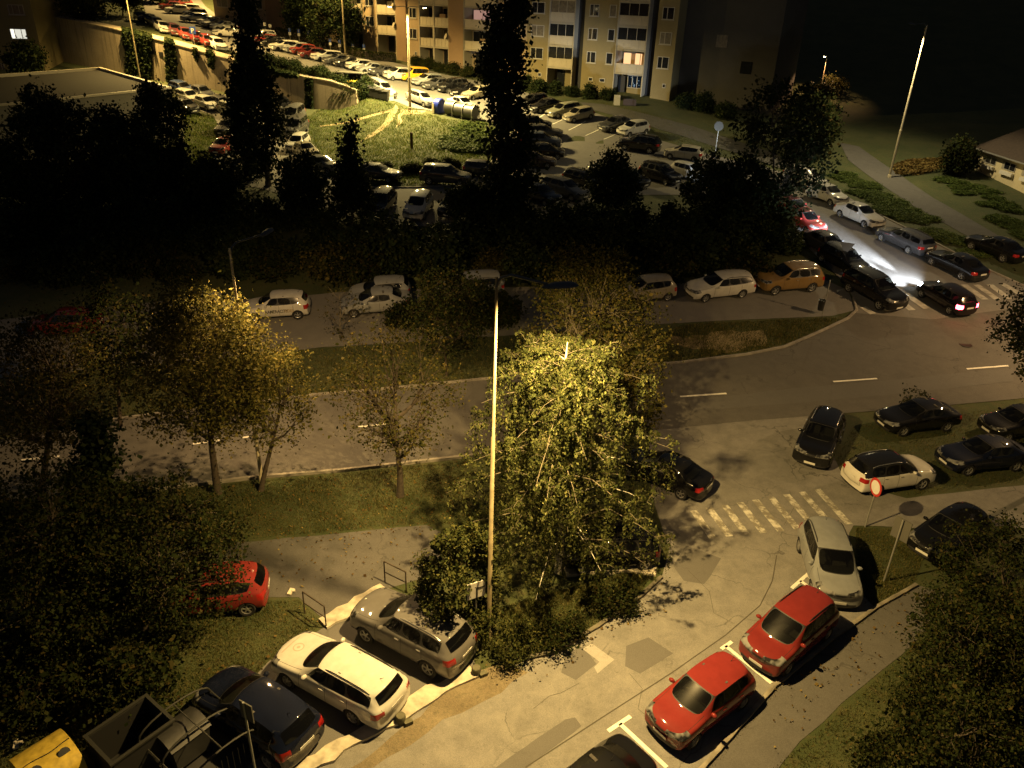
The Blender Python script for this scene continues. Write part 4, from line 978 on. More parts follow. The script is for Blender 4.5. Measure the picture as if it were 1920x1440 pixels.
# barrel bins lying in a frame
p0, p1 = at(838, 214), at(892, 226); aa2 = math.atan2(p1.y - p0.y, p1.x - p0.x)
for i in range(3):
    q = p0.lerp(p1, (i + .5) / 3); q.z = Hs(q.x, q.y); r = empty('barrel_bin', q, aa2); tag(r, 'grey barrel-shaped container lying on the kerb by the poplar', 'bin', 'barrel-shaped containers')
    Lh = (p1 - p0).length / 6 * .94; Mx = Matrix.Translation((0, 0, .85)) @ Matrix.Rotation(R_(90), 4, 'Y')
    m = MB(); m.lathe([(0, -Lh), (.72, -Lh), (.78, -Lh + .06), (.78, Lh - .06), (.72, Lh), (0, Lh)], 24, Mx); m.build('drum', M_BINGR, r, 40)
    m = MB(); m.lathe([(.80, -.05), (.83, -.05), (.83, .05), (.80, .05)], 24, Mx @ Matrix.Translation((0, 0, Lh))); m.box((Lh, -.8, .42), (.07, .07, .84)); m.box((Lh, .8, .42), (.07, .07, .84)); m.build('frame', M_SPOLE, r, 40)
b = at(824, 212); r = empty('recycling_bin', b, aa2); tag(r, 'bright blue round-topped recycling container left of the grey barrels', 'bin')
m = MB(); Mx = Matrix.Translation((0, 0, .9)) @ Matrix.Rotation(R_(90), 4, 'Y'); m.lathe([(0, -.42), (.72, -.42), (.78, -.36), (.78, .36), (.72, .42), (0, .42)], 24, Mx); m.box((0, 0, .3), (.8, 1.2, .5)); m.build('drum', M_BINBL, r, 40)
b = at(815, 212); r = empty('notice_stand', b, aa2); tag(r, 'small cream board beside the blue recycling container', 'board'); m = MB(); m.box((0, 0, .55), (.3, .7, 1.1)); m.build('board', simple('cream_panel', (.5, .45, .3), .6), r)
# short wooden post, litter bin, planter, A-board
b = at(772, 278); r = MB(); r.tube([(0, 0, -.2), (0, 0, 1.55), (0, 0, 1.6)], [.15, .14, .08], 10); o = r.build('wooden_post', simple('dark_wood', (.08, .05, .025), .9), None, 40); o.location = b; tag(o, 'short dark wooden post standing alone on the lit lawn', 'post')
b = at(1536, 590); r = empty('litter_bin', b); tag(r, 'dark litter bin fixed to a thin pole by the roadside strip', 'bin')
m = MB(); m.tube([(.22, .05, -.1), (.22, .05, 2.3)], .035, 8); m.build('pole', M_SPOLE, r, 40)
m = MB(); m.lathe([(0, .32), (.17, .32), (.22, .95), (.235, 1.0), (.19, 1.0), (.17, .6), (0, .6)], 16); m.build('bucket', M_TRIM, r, 40)
b = at(1156, 197); r = empty('sandwich_board', b); tag(r, 'white sandwich board standing before the lit shop entrance', 'sign'); aw = face_cam(b, .1)
for s in (1, -1):
    m = MB(); m.box((0, 0, 0), (.04, .75, 1.25)); o = m.build('panel', M_SWHITE, r); o.location = Matrix.Rotation(aw, 3, 'Z') @ Vector((s * .22, 0, .6)); o.rotation_euler = Euler((0, -s * .3, aw))
    o.rotation_euler = (Matrix.Rotation(aw, 3, 'Z') @ Matrix.Rotation(-s * .3, 3, 'Y')).to_euler()
b = at(1180, 197); r = empty('planter', b, face_cam(b)); tag(r, 'low dark planter box beside the sandwich board', 'planter')
m = MB(); m.box((0, 0, .35), (.8, 1.6, .7)); m.build('box', simple('planter_wood', (.05, .03, .02), .8), r)
m = MB(); m.box((0, 0, .71), (.7, 1.5, .06)); m.build('soil', M_TRIM, r)
# hand rails beside the steps
def rail(a, b_, label, hh=.95):
    A, B = at(*a), at(*b_); r = empty('handrail', A); tag(r, label, 'railing', 'pipe handrails at the steps'); d = B - A
    m = MB(); m.tube([(0, 0, -.1), (0, 0, hh)], .025, 8); m.build('post', M_RAIL, r, 40); m = MB(); m.tube([d + Vector((0, 0, -.1)), d + Vector((0, 0, hh))], .025, 8); m.build('post', M_RAIL, r, 40)
    m = MB(); m.tube([(0, 0, hh), d + Vector((0, 0, hh))], .025, 8); m.build('top_rail', M_RAIL, r, 40)
    m = MB(); m.tube([Vector((0, 0, hh * .5)), d + Vector((0, 0, hh * .5))], .02, 8); m.build('mid_rail', M_RAIL, r, 40)
M_RAIL = simple('rusty_rail', (.06, .045, .03), .7, .3, var=.3)
rail((572, 1150), (612, 1178), 'rusty pipe handrail beside the white estate car')
rail((722, 1092), (762, 1112), 'rusty pipe handrail behind the grey off-road car')
# things in the bottom-left corner
M_WIRE = simple('cage_wire', (.020, .020, .016), .7, .1); M_YEL = simple('aged_yellow', (.50, .36, .05), .55, var=.3, scale=5)
b = at(106, 1478); r = empty('yellow_container', b, R_(-38)); tag(r, 'round-backed yellow collection container with two dark holes in the bottom left corner', 'bin')
m = MB(); n = 14; P = [(-.75 * math.cos(PI * k / n), .95 + .42 * math.sin(PI * k / n)) for k in range(n + 1)]
V = [(x, y, z) for x, z in [(-.75, .1)] + P + [(.75, .1)] for y in (-.62, .62)]; k2 = len(V) // 2
m.add(V, [(2 * k, 2 * k + 2, 2 * k + 3, 2 * k + 1) for k in range(k2 - 1)] + [tuple(2 * k for k in range(k2 - 1, -1, -1)), tuple(2 * k + 1 for k in range(k2)), (0, 1, 2 * k2 - 1, 2 * k2 - 2)]); m.build('shell', M_YEL, r, 50)
for y in (-.34, .34):
    m = MB(); w = R_(62); m.lathe([(0, .0), (.13, .0), (.14, .014), (0, .016)], 20, Matrix.Translation((.75 * math.cos(w), y, .95 + .42 * math.sin(w))) @ Matrix.Rotation(R_(44), 4, 'Y')); m.build('opening', M_TRIM, r)
m = MB(); w = R_(84); m.tube([(.75 * math.cos(w + .04 * math.sin(k * .5)), -.6 + 1.2 * k / 16, .955 + .425 * math.sin(w)) for k in range(17)], .014, 6); m.build('lid_seam', M_TRIM, r)
b = at(262, 1432); r = empty('rubbish_skip', b, R_(-36)); tag(r, 'open black rubbish container with a worn rim next to the yellow one', 'bin')
m = MB(); X0, Y0, hz = .62, .80, 1.25
for x, y, sx, sy in ((-X0, 0, .05, 2 * Y0), (X0, 0, .05, 2 * Y0), (0, -Y0, 2 * X0, .05), (0, Y0, 2 * X0, .05)): m.box((x, y, hz / 2 + .1), (sx if sx == .05 else sx - .06, sy, hz))
m.box((0, 0, .16), (2 * X0 - .1, 2 * Y0 - .1, .06)); m.build('body', simple('skip_black', (.008, .008, .008), .7), r)
m = MB()
for x, y, sx, sy in ((-X0 - .03, 0, .09, 2 * Y0 + .16), (X0 + .03, 0, .09, 2 * Y0 + .16), (0, -Y0 - .03, 2 * X0 - .04, .09), (0, Y0 + .03, 2 * X0 - .04, .09)): m.box((x, y, hz + .13), (sx, sy, .06))
m.build('rim', M_WIRE, r)
b = at(380, 1424); r = empty('wire_cage', b, R_(-36)); r.scale = (1, 1, .78); tag(r, 'wire mesh container shelter with curved end frames beside the navy car', 'cage')
def cage_frame(x):
    m = MB(); m.tube([(x, -1.05, 0), (x, -1.05, 1.3)] + [(x, -1.05 * math.cos(t * PI / 10), 1.3 + .5 * math.sin(t * PI / 10)) for t in range(1, 10)] + [(x, 1.05, 1.3), (x, 1.05, 0)], .03, 6); m.build('hoop', M_WIRE, r, 50)
for x in (-1.0, .1, 1.2): cage_frame(x)
m = MB()
for y, z in ((-1.05, .1), (-1.05, 1.3), (1.05, .1), (1.05, 1.3), (0, 1.8)): m.tube([(-1.0, y, z), (1.2, y, z)], .024, 6)
for k in range(24):
    x = -1.0 + 2.2 * k / 23
    for y in (-1.05, 1.05): m.tube([(x, y, .1), (x, y, 1.3)], .006, 4)
for k in range(12):
    z = .1 + 1.2 * k / 11
    for y in (-1.05, 1.05): m.tube([(-1.0, y, z), (1.2, y, z)], .006, 4)
for k in range(14):
    y = -1.05 + 2.1 * k / 13
    m.tube([(-1.0, y, .1), (-1.0, y, 1.3)], .006, 4); m.tube([(1.2, y, .1), (1.2, y, 1.3)], .006, 4)
m.build('mesh', M_WIRE, r)
m = MB(); m.box((.1, 0, .06), (2.1, 2.0, .06)); m.build('floor_plate', M_SDARK, r)
wheelie(at(352, 1418) + Vector((0, 0, .1)), R_(-36), M_BINDK, 'dark wheeled container inside the wire cage', .9, None)
b = at(482, 1462); h = above(b, 472, 1312); r = empty('road_sign', b); tag(r, 'narrow sign seen edge-on on a pole in front of the navy car', 'road sign', 'road signs')
m = MB(); m.tube([(0, 0, -.1), (0, 0, h)], .03, 8); m.build('pole', M_SPOLE, r, 40); m = MB(); m.box((.05, 0, h - .32), (.03, .42, .6), R_(62)); m.build('sign_plate', M_SBACK, r)
b = at(905, 1152); 
r = empty('info_sign', Vector((b1.x - .42, b1.y - .1, b1.z))); tag(r, 'white square board with a dark corner mark fixed by the lamp post in the hedge', 'sign')
hs = above(Vector((b1.x - .42, b1.y, b1.z)), 902, 1102)
m = MB(); m.box((0, 0, hs), (.03, .62, .62), R_(-62)); pb = m.build('board', M_SWHITE, r)
d = Matrix.Rotation(R_(-62), 3, 'Z')
m = MB(); m.box(d @ Vector((.02, .02, -.1)) + Vector((0, 0, hs)), (.008, .06, .4), R_(-62)); m.box(d @ Vector((.02, .16, .07)) + Vector((0, 0, hs)), (.008, .26, .06), R_(-62)); m.build('print', M_SDARK, r)
m = MB(); m.tube([(.0, .05, -.1), (0, .05, hs + .3)], .025, 8); m.build('post', M_SPOLE, r, 40)
# litter and leaves
M_LIT = simple('paper_scrap', (.55, .5, .4), .8); rl = random.Random(12)
for i, (uv, lb) in enumerate([((545, 1112), 'white scrap lying at the upper edge of the grass by the handrail'), ((368, 1352), 'pale scrap on the ground between skip and cage'), ((32, 1398), 'grey scrap on the dark lawn left of the yellow container')]):
    b = at(*uv); m = MB(); m.box((0, 0, .035), (.30, .14, .06), rl.random() * 3); m.box((.1, .03, .07), (.12, .10, .04), .4); o = m.build('paper_scrap', M_LIT); o.location = b + Vector((0, 0, .03)); tag(o, lb, 'litter', 'paper scraps')
# ------------------------------------------------------------------ retaining wall
def concrete_wall():
    m = N('wall_concrete'); b = m.bsdf(Roughness=.9); co = m.coord()
    f1 = m.noise(co, .35, 6, .6); f2 = m.noise(co, 6, 5, .7)
    mp = m.n('ShaderNodeMapping'); mp.inputs['Scale'].default_value = (1.3, 1.3, .06); m.l(co, mp.inputs[0]); f3 = m.noise(mp.outputs[0], 1.6, 6, .7)
    c = m.ramp(f1, [(.3, (.26, .22, .16)), (.7, (.40, .34, .25))]); c = m.mix(.35, c, m.ramp(f2, [(.3, (.16, .12, .08)), (.7, (.40, .32, .22))]))
    c = m.mix(m.ramp(f3, [(.52, (0, 0, 0)), (.66, (.75, .75, .75))]), c, (.09, .07, .045, 1))
    m.l(c, b.inputs['Base Color']); m.bump(f2, b, .4, .03); return m.mat
wp = []
for a, b in zip(WALL[:-1], WALL[1:]):
    n = max(1, int(math.hypot(b[0] - a[0], b[1] - a[1]) / .75))
    for k in range(n): wp.append((a[0] + (b[0] - a[0]) * k / n, a[1] + (b[1] - a[1]) * k / n))
wp.append(WALL[-1])
def wall_top(x, y, nx, ny):
    return Hs(x + nx * 3.2, y + ny * 3.2) + .35
m = MB(); V = []; WT = []
for i, (x, y) in enumerate(wp):
    a, b = wp[max(i - 1, 0)], wp[min(i + 1, len(wp) - 1)]; tx, ty = b[0] - a[0], b[1] - a[1]; L = math.hypot(tx, ty); nx, ny = ty / L, -tx / L
    if float(wall_d(np.array([x + nx]), np.array([y + ny]))[0]) < 0: nx, ny = -nx, -ny
    zt = wall_top(x, y, nx, ny); zb = Hs(x - nx * .4, y - ny * .4) - .4; WT.append((x, y, zt, nx, ny))
    for d, z in ((-.02, zb), (.10, zt - .12), (0.02, zt - .12), (0.02, zt), (2.3, zt), (2.3, zb)): V.append((x + nx * d, y + ny * d, z))
Fc = []
for i in range(len(wp) - 1):
    for k in range(5): Fc.append((i * 6 + k, i * 6 + k + 1, i * 6 + 7 + k, i * 6 + 6 + k))
Fc += [tuple(range(6)), tuple((len(wp) - 1) * 6 + 5 - k for k in range(6))]
m.add(V, Fc); o = m.build('retaining_wall', concrete_wall(), None, 30); tag(o, 'long stained concrete retaining wall below the hill street', 'wall'); o['kind'] = 'thing'
bmw = bmesh.new(); bmw.from_mesh(o.data); bmesh.ops.recalc_face_normals(bmw, faces=bmw.faces[:]); bmw.to_mesh(o.data); BV_WALL = BVHTree.FromBMesh(bmw); bmw.free()
m = MB()
for u, v in ((289, 98), (302, 102)):
    d = Vector(ray(u, v)); h = BV_WALL.ray_cast(Vector((0, 0, HCAM)), d)
    if h[0]: m.box(h[0], (.7, .12, .6), math.atan2(WALL[4][1] - WALL[3][1], WALL[4][0] - WALL[3][0]))
if m.v: m.build('drain_opening', M_TRIM, o)
# ------------------------------------------------------------------ the long block of flats
def wallmat(name, c, c2, streak=.35):
    m = N(name); b = m.bsdf(Roughness=.9); co = m.coord(); f = m.noise(co, .5, 5, .6); f2 = m.noise(co, 9, 4, .7)
    cc = m.mix(.3, m.ramp(f, [(.3, c), (.7, c2)]), m.ramp(f2, [(.3, tuple(x * .7 for x in c)), (.7, tuple(x * 1.2 for x in c2))]))
    m.l(cc, b.inputs['Base Color']); m.bump(f2, b, .15, .02); return m.mat
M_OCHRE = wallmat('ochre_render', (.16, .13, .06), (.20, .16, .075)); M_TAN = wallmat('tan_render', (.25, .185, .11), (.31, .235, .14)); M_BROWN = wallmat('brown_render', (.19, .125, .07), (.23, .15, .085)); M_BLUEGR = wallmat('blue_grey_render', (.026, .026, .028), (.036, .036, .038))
M_LOGG = wallmat('pale_render', (.26, .23, .17), (.31, .28, .21)); M_PARA = wallmat('parapet_panel', (.33, .29, .21), (.38, .33, .24)); M_WFRAME = simple('window_frame_white', (.30, .28, .24), .5); M_WGLASS = simple('window_glass', (.012, .013, .015), .08)
M_CURT = simple('curtained_glass', (.10, .085, .065), .35, var=.4, scale=3)
M_LITW = glow('lit_room_warm', (1.0, .55, .25), 1.4); M_LITW2 = glow('lit_room_dim', (1.0, .62, .36), .35); M_LITC = glow('lit_room_cold', (.55, .80, 1.0), .35); M_LITB = glow('lit_shop_blue', (.10, .18, .28), .05); M_LITP = glow('lit_curtain_pink', (1.0, .55, .42), .4); M_LITWW = glow('lit_room_white', (.95, .92, .78), .8)
PR, PL = at(1254, 190), at(640, 86); FD = Vector((PL.x - PR.x, PL.y - PR.y, 0)).normalized(); FN = Vector((-FD.y, FD.x, 0))
if FN.y > 0: FN = -FN
def fac_s(u, v=None):
    v = v if v is not None else 190 + (86 - 190) * (1254 - u) / (1254 - 640)
    d = ray(u, v); c = d[0] * FD.y - d[1] * FD.x                     # camera at origin: solve t*d = PR + s*FD
    t = (PR.x * FD.y - PR.y * FD.x) / c; return (t * d[0] - PR.x) * FD.x + (t * d[1] - PR.y) * FD.y, t
def fac_z(u, v):
    s, t = fac_s(u, v); return HCAM + ray(u, v)[2] * t
def FP(s, n, z): return Vector((PR.x, PR.y, 0)) + FD * s + FN * n + Vector((0, 0, z))
FA = math.atan2(FD.y, FD.x)
flats = empty('apartment_building', FP(0, 0, PR.z)); tag(flats, 'long stepped block of flats with loggias behind the hill street', 'building')
inv = Vector((PR.x, PR.y, PR.z))
def fbox(m, s0, s1, n0, n1, z0, z1, mt=0):
    m.box(FP((s0 + s1) / 2, (n0 + n1) / 2, (z0 + z1) / 2) - inv, (abs(s1 - s0), abs(n1 - n0), abs(z1 - z0)), FA, mt)
ST = 2.8
def fwindow(s0, s1, z0, z1, n, glass, sill=True, mull=2):
    m = MB(); w = .08
    fbox(m, s0, s1, n, n + .05, z1 - w, z1); fbox(m, s0, s1, n, n + .05, z0, z0 + w); fbox(m, s0, s0 + w, n, n + .05, z0 + w, z1 - w); fbox(m, s1 - w, s1, n, n + .05, z0 + w, z1 - w)
    for k in range(1, mull): c = s0 + (s1 - s0) * (k / mull + .08 * (mull == 2)); fbox(m, c - .04, c + .04, n, n + .045, z0 + w, z1 - w)
    if sill: fbox(m, s0 - .06, s1 + .06, n, n + .13, z0 - .07, z0 - .004)
    o = m.build('window', M_WFRAME, flats)
    g = MB(); fbox(g, s0 + w, s1 - w, n + .004, n + .02, z0 + w, z1 - w); g.build('pane', glass, o); return o
rf = random.Random(8)
SECT = [('A', M_OCHRE, 5, (1190, 138), [(1254, 1218, 'window'), (1218, 1203, 'recess'), (1203, 1148, 'loggia'), (1148, 1088, 'two'), (1088, 1072, 'recess'), (1072, 1025, 'loggia'), (1025, 985, 'window')]),
        ('B', M_TAN, 6, (876, 92), [(985, 930, 'window'), (930, 870, 'loggia'), (870, 843, 'brown'), (843, 815, 'loggia'), (815, 788, 'loggia'), (788, 765, 'window')]),
        ('C', M_TAN, 6, (715, 62), [(765, 746, 'brown'), (746, 710, 'loggia'), (710, 684, 'narrow'), (684, 655, 'loggia'), (655, 625, 'window')]),
        ('D', M_TAN, 6, (590, 34), [(625, 604, 'plain'), (604, 570, 'window'), (570, 540, 'loggia'), (540, 505, 'brown'), (505, 470, 'window'), (470, 440, 'plain'), (440, 405, 'window')])]
for nm, wm, nst, (pu, pv), cols in SECT:
    zs = fac_z(pu, pv); zb = zs - 3.1; zt = zs + ST * nst
    wall = MB(); wmats = [wm, M_BROWN, M_BLUEGR, M_LOGG]
    sa, sb = fac_s(cols[0][0])[0], fac_s(cols[-1][1])[0]
    fbox(wall, sa + .002, sb - .002, -12, -1.9, zb - 3, zt, 0)
    for u0, u1, kind in cols:
        s0, s1 = fac_s(u0)[0], fac_s(u1)[0]
        if kind in ('window', 'two', 'narrow', 'plain', 'brown', 'recess'):
            n1 = -.9 if kind == 'recess' else (.25 if kind == 'brown' else 0)
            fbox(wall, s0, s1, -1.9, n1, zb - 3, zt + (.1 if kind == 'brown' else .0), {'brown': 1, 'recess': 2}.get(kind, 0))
            for k in range(-1, nst):
                z = zs + ST * k; W = s1 - s0
                lit = (M_LITC if False else (M_CURT if rf.random() < .4 else M_WGLASS))
                if k == -1:
                    if kind in ('window', 'two'):
                        fwindow(s0 + W * .25, s0 + W * .42, z + 1.4, z + 1.9, n1, M_WGLASS, False, 1)
                        if kind == 'two': fwindow(s0 + W * .62, s0 + W * .76, z + 1.4, z + 1.9, n1, M_WGLASS, False, 1)
                elif kind == 'window' or kind == 'narrow':
                    fwindow(s0 + W * .22, s0 + W * .80, z + .85, z + 2.25, n1, lit)
                elif kind == 'two':
                    fwindow(s0 + W * .07, s0 + W * .27, z + .85, z + 2.25, n1, lit, True, 1); fwindow(s0 + W * .58, s0 + W * .86, z + .85, z + 2.25, n1, M_WGLASS)
        else:
            W = s1 - s0
            fbox(wall, s0, s0 + .14, -1.9, .18, zb - 3, zt, 3); fbox(wall, s1 - .14, s1, -1.9, .18, zb - 3, zt, 3)
            for k in range(0, nst): fbox(wall, s0 + .14, s1 - .14, -1.88, .15, zs + ST * k - .2, zs + ST * k, 3)
            for k in range(-1, nst):
                z = zs + ST * k
                gl = M_WGLASS if rf.random() < .55 else M_CURT
                litA = nm == 'A' and u0 == 1203 and k == 0
                if nm == 'B' and u0 == 930 and k == 1: gl = M_LITP
                if nm == 'A' and u0 == 1072 and k == 3: gl = M_LITW2
                if nm == 'C' and u0 == 746 and k == 2: gl = M_LITW2
                if litA: gl = M_LITW
                if k == -1:
                    if nm == 'A' and u0 == 1203:                    # lit shop entrance
                        m = MB(); fbox(m, s0 + .16, s1 - .16, -.9, -.8, zb - 1, z + .25); fbox(m, s0 + W * .12, s0 + W * .6, -.79, -.7, z + .25, z + .95 - .02); m.build('shop_front', M_OCHRE, flats)
                        o = fwindow(s0 + W * .12, s0 + W * .60, z + .95, z + 2.5, -.78, M_LITB, False, 3)
                        g = MB()
                        for q in range(16):
                            a, b2 = rf.uniform(.14, .54), rf.uniform(1.0, 2.3); fbox(g, s0 + W * a, s0 + W * (a + rf.uniform(.01, .03)), -.755, -.745 + .001 * q, z + b2, z + b2 + rf.uniform(.06, .25))
                        g.build('display', M_LITC, o)
                        m = MB(); fbox(m, s0 + W * .68, s0 + W * .9, -.8, -.74, z + .1, z + 2.3); m.build('door', M_BLUEGR, flats)
                    else:
                        m = MB(); fbox(m, s0 + W * .55, s0 + W * .85, -1.88, -1.8, z + .1, z + 2.3); m.build('door', M_WGLASS, flats)
                    continue
                fwindow(s0 + .3, s1 - .3, z + .15, z + 2.35, -1.88, gl, False, 3)
                if litA:
                    g = MB(); fbox(g, s0 + W * .16, s0 + W * .30, -1.82, -1.78, z + .2, z + 2.3); fbox(g, s0 + W * .52, s0 + W * .66, -1.82, -1.78, z + .2, z + 2.3); g.build('curtain', simple('curtain', (.35, .2, .1), .9), flats)
                b = MB(); fbox(b, s0 + .15, s1 - .15, .0, .10, z + .02, z + 1.05); fbox(b, s0 + .1, s1 - .1, -.02, .13, z + 1.054, z + 1.11)
                for q in range(1, 4): c = s0 + W * q / 4; fbox(b, c - .02, c + .02, .1, .125, z + .03, z + 1.04)
                bo = b.build('balcony', M_PARA, flats)
                if nm in 'BC' and rf.random() < .6:
                    g = MB(); c = FP(s0 + rf.uniform(.2, .5), .32, z + rf.uniform(1.0, 1.5)) - inv
                    g.lathe([(0, .0), (.22, .03), (.40, .10), (.41, .09), (.22, .015), (0, -.012)], 16, Matrix.Translation(c) @ Matrix.Rotation(FA + R_(60), 4, 'Z') @ Matrix.Rotation(R_(70), 4, 'Y')); g.build('satellite_dish', M_PARA, flats, 50)
                if nm in 'BCD' and rf.random() < .45:
                    g = MB(); a0 = s0 + W * rf.uniform(.2, .6); fbox(g, a0, a0 + rf.uniform(.5, 1.1), -.7, -.3, z + .01, z + rf.uniform(.9, 1.7)); g.build('balcony_cupboard', [M_LOGG, M_BROWN, M_PARA][rf.randrange(3)], flats)
                if nm == 'A' and not litA:                           # glazed in
                    g = MB()
                    for q in range(3):
                        a0 = s0 + .15 + (W - .3) * q / 3; fbox(g, a0 + .03, a0 + (W - .3) / 3 - .03, .03, .05, z + 1.13, z + 2.52)
                    g.build('glazing', M_WGLASS if rf.random() < .6 else M_CURT, bo)
                    g = MB(); fbox(g, s0 + .15, s1 - .15, 0, .08, z + 2.5, z + 2.58)
                    for q in range(4): c = s0 + .15 + (W - .3) * q / 3; fbox(g, c - .025, c + .025, .0, .08, z + 1.115, z + 2.5)
                    g.build('glazing_bars', M_WFRAME, bo)
    wall.build('wall', wmats, flats)
    m = MB(); fbox(m, sa + .01, sb - .01, -12.2, .4, zt + .002, zt + .5); m.build('roof', M_SBACK, flats)
m = MB(); sz = fac_z(1190, 138); fbox(m, -12.0, -.02, -13, -2.5, PR.z - 3, sz + ST * 5); 
o = m.build('apartment_building', wallmat('dark_grey_render', (.04, .037, .03), (.055, .05, .04))); o.location = inv; tag(o, 'dark end block set back at the right end of the flats', 'building')
for k, (a, z) in enumerate(((-5, 1), (-8.5, 0), (-5, 3))): 
    mm = MB(); fbox(mm, a - .7, a + .7, -2.49, -2.45, sz + ST * z + .8, sz + ST * z + 2.2); mm.build('window', M_WGLASS if k else M_CURT, o)
# ------------------------------------------------------------------ tower at the left edge
b = at(86, 134); zg = b.z
tw = empty('tower_block', b); tag(tw, 'tall block of flats at the left edge with two lit windows', 'building')
ta = R_(6); TD = Vector((-math.cos(ta), -math.sin(ta), 0)); TN = Vector((math.sin(ta), -math.cos(ta), 0))
def tpix(u, v):
    d = ray(u, v); c = d[0] * TD.y - d[1] * TD.x; t = (b.x * TD.y - b.y * TD.x) / c
    return (t * d[0] - b.x) * TD.x + (t * d[1] - b.y) * TD.y, HCAM + d[2] * t - zg
def tbox(m, s0, s1, n0, n1, z0, z1, mt=0):
    m.box(TD * ((s0 + s1) / 2) + TN * ((n0 + n1) / 2) + Vector((0, 0, (z0 + z1) / 2)), (abs(s1 - s0), abs(n1 - n0), abs(z1 - z0)), math.atan2(TD.y, TD.x), mt)
m = MB(); tbox(m, 0, 20, -14, 0, -4, 34); m.build('wall', M_OCHRE, tw)
for c, ((ul, vt), (ur, vb), mt, lb) in enumerate([((17, 53), (53, 74), M_LITWW, 1), ((26, 98), (58, 118), M_WGLASS, 2), ((13, 8), (47, 28), M_CURT, 0), ((-40, 58), (-8, 78), M_WGLASS, 0), ((0, 118), (12, 138), M_CURT, 0)]):
    s1, z1 = tpix(ul, vt); s0, z0 = tpix(ur, vb); s1b, _ = tpix(ul, vb); s1 = max(s1, s0 + 1.2)
    m = MB(); w = .09
    tbox(m, s0, s1, 0, .05, z1 - w, z1); tbox(m, s0, s1, 0, .05, z0, z0 + w); tbox(m, s0, s0 + w, 0, .05, z0 + w, z1 - w); tbox(m, s1 - w, s1, 0, .05, z0 + w, z1 - w)
    for f in (.3, .72): c2 = s0 + (s1 - s0) * f; tbox(m, c2 - .04, c2 + .04, 0, .045, z0 + w, z1 - w)
    tbox(m, s0 - .1, s1 + .1, 0, .16, z0 - .1, z0 - .004)
    fo = m.build('window', M_WFRAME, tw); g = MB(); tbox(g, s0 + w, s1 - w, .005, .02, z0 + w, z1 - w); g.build('pane', mt, fo)
    if lb == 1: g = MB(); tbox(g, s0 + (s1 - s0) * .74, s1 - w - .05, .021, .03, z0 + w, z1 - w); g.build('blind', glow('lit_blind', (1, .95, .75), 1.5), fo)
    if lb == 2: g = MB(); tbox(g, s1 - (s1 - s0) * .24, s1 - w, .021, .03, z0 + .1, z1 - .1); tbox(g, s0 + (s1 - s0) * .28, s0 + (s1 - s0) * .4, .021, .03, z0 + .5, z1 - .55); g.build('lit_gap', glow('cold_window', (.75, .8, 1.0), 1.6), fo)
# ------------------------------------------------------------------ low flat-roofed building on the left
b = at(343, 258); hz = above(b, 319, 164); zr = b.z + hz
def at_z(u, v, z):
    d = ray(u, v); t = (z - HCAM) / d[2]; return Vector((d[0] * t, d[1] * t, z))
A_, B_ = at_z(319, 164, zr), at_z(188, 127, zr); D_ = A_ + (at_z(240, 172, zr) - A_).normalized() * 30; C_ = B_ + (D_ - A_)
lowb = empty('flat_roofed_building', b); tag(lowb, 'dark low building with a flat roof and pale roof edge on the left', 'building')
M_LOWW = wallmat('low_wall', (.10, .095, .08), (.14, .13, .11)); M_ROOFF = asphalt('roof_felt', .008, .016, .3)
Q = [p - b for p in (A_, B_, C_, D_)]; ctr = sum(Q, Vector()) / 4
m = MB(); V = [(q.x, q.y, -2) for q in Q] + [(q.x, q.y, q.z) for q in Q]; m.add(V, [(0, 1, 5, 4), (1, 2, 6, 5), (2, 3, 7, 6), (3, 0, 4, 7)]); m.build('wall', M_LOWW, lowb)
m = MB(); Qi = [q + (ctr - q).normalized() * .35 for q in Q]; m.add([(q.x, q.y, q.z - .25) for q in Qi], [(0, 1, 2, 3)]); m.build('roof', M_ROOFF, lowb)
m = MB(); Qo = [q + (q - ctr).normalized() * .15 for q in Q]
V = [(q.x, q.y, q.z + .06) for q in Qo] + [(q.x, q.y, q.z + .06) for q in Qi] + [(q.x, q.y, q.z - .12) for q in Qo] + [(q.x, q.y, q.z - .3) for q in Qi]
Fc = []
for k in range(4):
    k2 = (k + 1) % 4; Fc += [(k, k2, 4 + k2, 4 + k), (8 + k2, 8 + k, k, k2)[::-1], (4 + k, 4 + k2, 12 + k2, 12 + k)]
m.add(V, Fc); m.build('parapet', simple('roof_edge', (.34, .30, .22), .6), lowb)
# ------------------------------------------------------------------ small house on the right
b = at(1827, 318); e = at(1945, 376); hd = Vector((e.x - b.x, e.y - b.y, 0)).normalized(); hn = Vector((hd.y, -hd.x, 0))
if hn.y > 0: hn = -hn
hh = above(b, 1840, 277); ha = math.atan2(hd.y, hd.x)
house = empty('house', b); tag(house, 'small cream single-storey house at the right edge with window boxes', 'house')
def hbox(m, s0, s1, n0, n1, z0, z1, mt=0): m.box(hd * ((s0 + s1) / 2) + hn * ((n0 + n1) / 2) + Vector((0, 0, (z0 + z1) / 2)), (abs(s1 - s0), abs(n1 - n0), abs(z1 - z0)), ha, mt)
M_CREAM = wallmat('cream_render', (.50, .43, .26), (.56, .48, .30))
m = MB(); hbox(m, 0, 18, -8, 0, -1.5, hh); m.build('wall', M_CREAM, house)
m = MB(); q = lambda s, n, z: hd * s + hn * n + Vector((0, 0, z))
m.add([q(-.5, .5, hh - .02), q(18.5, .5, hh - .02), q(18.5, -4, hh + 1.9), q(-.5, -4, hh + 1.9), q(18.5, -8.5, hh - .02), q(-.5, -8.5, hh - .02), q(-.5, .5, hh - .16), q(18.5, .5, hh - .16)], [(0, 1, 2, 3), (3, 2, 4, 5), (6, 7, 1, 0), (0, 3, 5)]); m.build('roof', simple('dark_roof_tiles', (.05, .035, .025), .8, var=.4, scale=6), house)
